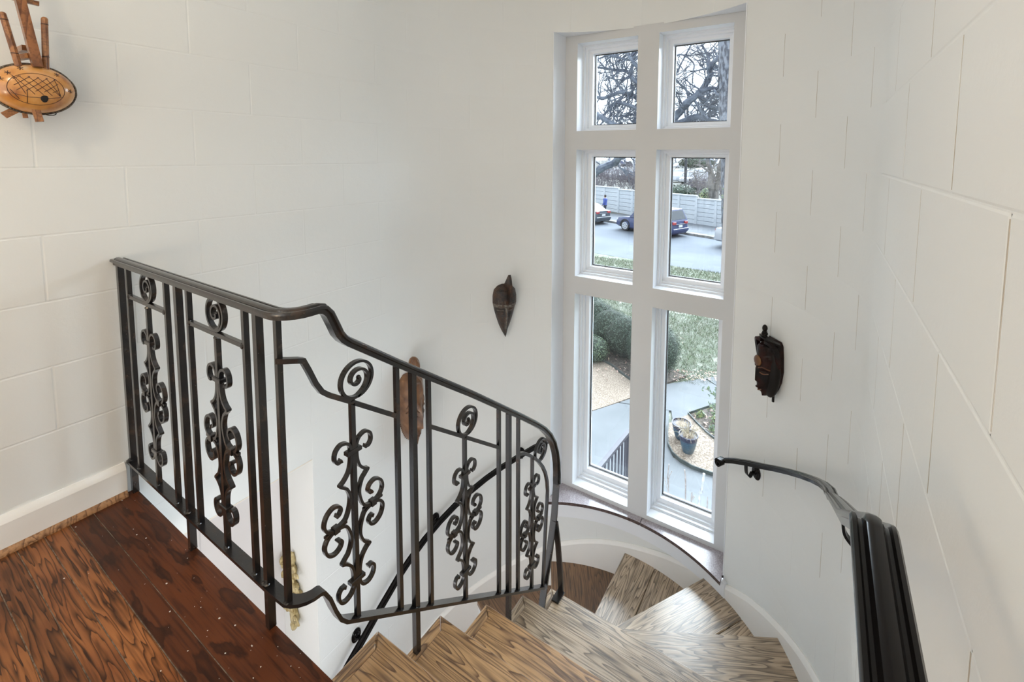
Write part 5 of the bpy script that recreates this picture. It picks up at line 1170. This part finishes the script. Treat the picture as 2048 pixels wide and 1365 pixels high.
for k in range(260):
    a=random.uniform(0,2*PI); z=G+random.uniform(.1,11); r=.27-.006*(z-G); h=random.uniform(.08,.22); w=random.uniform(.03,.06); c_=V(tx.x-.065*(z+1.8)+r*math.cos(a),13.2+r*math.sin(a),z); t_=V(-math.sin(a),math.cos(a),0); n_=V(math.cos(a),math.sin(a),0)*.018
    mb.add([c_-t_*w,c_+V(0,0,h),c_+t_*w,c_-V(0,0,h*.7),c_+n_],[(0,4,1),(1,4,2),(2,4,3),(3,4,0)])
T(mb.build('bark_plates',barkp,pn,smooth=False),kind='stuff')
mb=MB(); pts=[(V(tx.x+random.uniform(-.2,.5),13.0+random.uniform(-.2,.1),random.uniform(-2.2,-.6)),V(0,-1,0)) for k in range(120)]; leafcloud(mb,pts,.06,.8); T(mb.build('ivy_leaves',[lf3,lf2],pn,smooth=False),kind='stuff')
# tree beyond the wall (forked trunk) with evergreen and brush
barkg=noisy('grey_brown_bark',(.10,.095,.09),(.19,.175,.165),5,5,.95,.6,20)
YT=34.5; a=AT(1425,395,YT); ft=empty('forked_tree',(a.x,YT,G)); T(ft,'forked grey brown tree rising behind the boundary wall in the right middle pane','tree')
mb=MB()
for pts,r0,r1 in (([(1424,425),(1423,395),(1422,365),(1420,345),(1416,325),(1413,300),(1410,280)],.27,.13),([(1428,420),(1431,380),(1436,350),(1440,330),(1446,312),(1450,290)],.22,.11),([(1420,345),(1408,335),(1398,331),(1385,330)],.09,.04),([(1433,360),(1425,340),(1436,328)],.08,.045),([(1413,300),(1400,285),(1390,270)],.07,.03)):
    limb_path(pts,YT,r0,r1,mb,10,2,1.7)
mb.build('trunk',barkg,ft)
brush=noisy('bare_brush_twigs',(.11,.095,.11),(.20,.18,.20),6,3,.95)
def thicket(name,label,px0,px1,py0,py1,Y,n,m,cat='bush',l=1.6,r=.02):
    a=AT((px0+px1)/2,py1,Y); e=T(MB().build(name,m) if False else None or empty(name,(a.x,Y,G+.2)),label,cat); mb=MB()
    for k in range(n):
        p=AT(random.uniform(px0,px1),random.uniform(py0,py1),Y+random.uniform(-1,1.5)); grow(mb,p,V(random.uniform(-.5,.5),random.uniform(-.3,.3),1).normalized(),l*random.uniform(.5,1.1),r,2,1.0,.8)
    T(mb.build('twigs',m,e,smooth=False),kind='stuff')
thicket('bare_brush','tangle of bare reddish brown brush beside the forked tree',1390,1412,372,402,38.5,110,brush,l=1.1,r=.014)
thicket('bare_brush','tangle of bare brush right of the forked tree',1432,1462,370,404,38.5,110,brush,l=1.1,r=.014)
thicket('bare_brush','wide grey thicket of bare twigs behind the boundary wall at left',1185,1300,350,392,38.5,430,brush,l=1.35,r=.014)
def evergreen(label,cpx,cpy,Y,rx,rz,n,mats=(lf1,lf2),ls=.13):
    p=AT(cpx,cpy,Y); e=empty('evergreen_shrub',(p.x,Y,G)); T(e,label,'shrub'); mb=MB(); fn=lambda d:1+.25*noise.noise(d*2.5+V(cpx,0,0)); mb.ball(tuple(p),(rx*.85,1.2,rz*.85),16,10,fn=fn); mb.build('foliage_core',core,e)
    pts=[]
    for k in range(n):
        d=V(random.gauss(0,1),random.gauss(0,1),random.gauss(0,1)).normalized(); f=fn(d)*random.uniform(.85,1.1); pts.append((V(p.x+d.x*rx*f,Y+d.y*1.4*f,p.z+d.z*rz*f),d))
    mb=MB(); leafcloud(mb,pts,ls); T(mb.build('leaves',list(mats),e,smooth=False),kind='stuff')
evergreen('dark evergreen shrub above the boundary wall at the left of the right middle pane',1360,389,35.5,1.2,.72,2600)
evergreen('small yellow green shrub at the foot of the forked tree',1412,392,35.2,.32,.6,500,(lf3,lf4),.09)
for k,(px,py,Y,rx,rz) in enumerate(((1393,326,95,3.4,.9),)):
    evergreen(('broad green live oak crown beyond the lot','low dark green tree mass far behind the lot')[k],px,py,Y,rx,rz,1500,ls=.35)
# distant bare tree line
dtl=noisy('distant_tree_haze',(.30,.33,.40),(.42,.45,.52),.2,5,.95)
for k in range(16):
    x=-165+k*19; e=empty('distant_tree',(x,172,-3)); T(e,'bare grey tree in the distant tree line behind the car park','tree','bare trees on the horizon')
    mb=MB(); random.seed(100+k)
    for q in range(7): grow(mb,V(x+random.uniform(-4,4),172+random.uniform(-3,3),-3.4),V(random.uniform(-.3,.3),0,1).normalized(),random.uniform(3,5.5),.28,3,.9,.6)
    mb.build('branches',dtl,e,smooth=False)
# lamp posts in the lot
for px,top,Y,lab,cl in ((1371,195,52,'dark lamp post in the car park behind the boundary wall',dark),(1267.5,180,60,'pale lamp post seen beside the mullion over the car park',silver)):
    p=AT(px,350,Y); tp=AT(px,top,Y); e=empty('lamp_post',(p.x,Y,zfar(max(Y,47)))); T(e,lab,'lamp post')
    mb=MB(); mb.lathe([(.22,zfar(Y)-.1),(.17,zfar(Y)+.3),(.13,tp.z)],(p.x,Y,0),12); mb.build('pole',cl,e)
    mb=MB(); mb.sweep([(p.x,Y,tp.z),(p.x-.5,Y,tp.z+.12),(p.x-1.4,Y,tp.z+.15)],rect(.10,.07)); mb.box((p.x-2.0,Y-.18,tp.z+.08),(p.x-1.3,Y+.18,tp.z+.22),bev=.03); mb.build('lamp_arm',cl,e)
    mb=MB(); mb.box((p.x-1.95,Y-.14,tp.z+.05),(p.x-1.4,Y+.14,tp.z+.08)); mb.build('lamp_lens',wht,e,smooth=False)
# exterior face of the house above and beside the tower is the wall itself
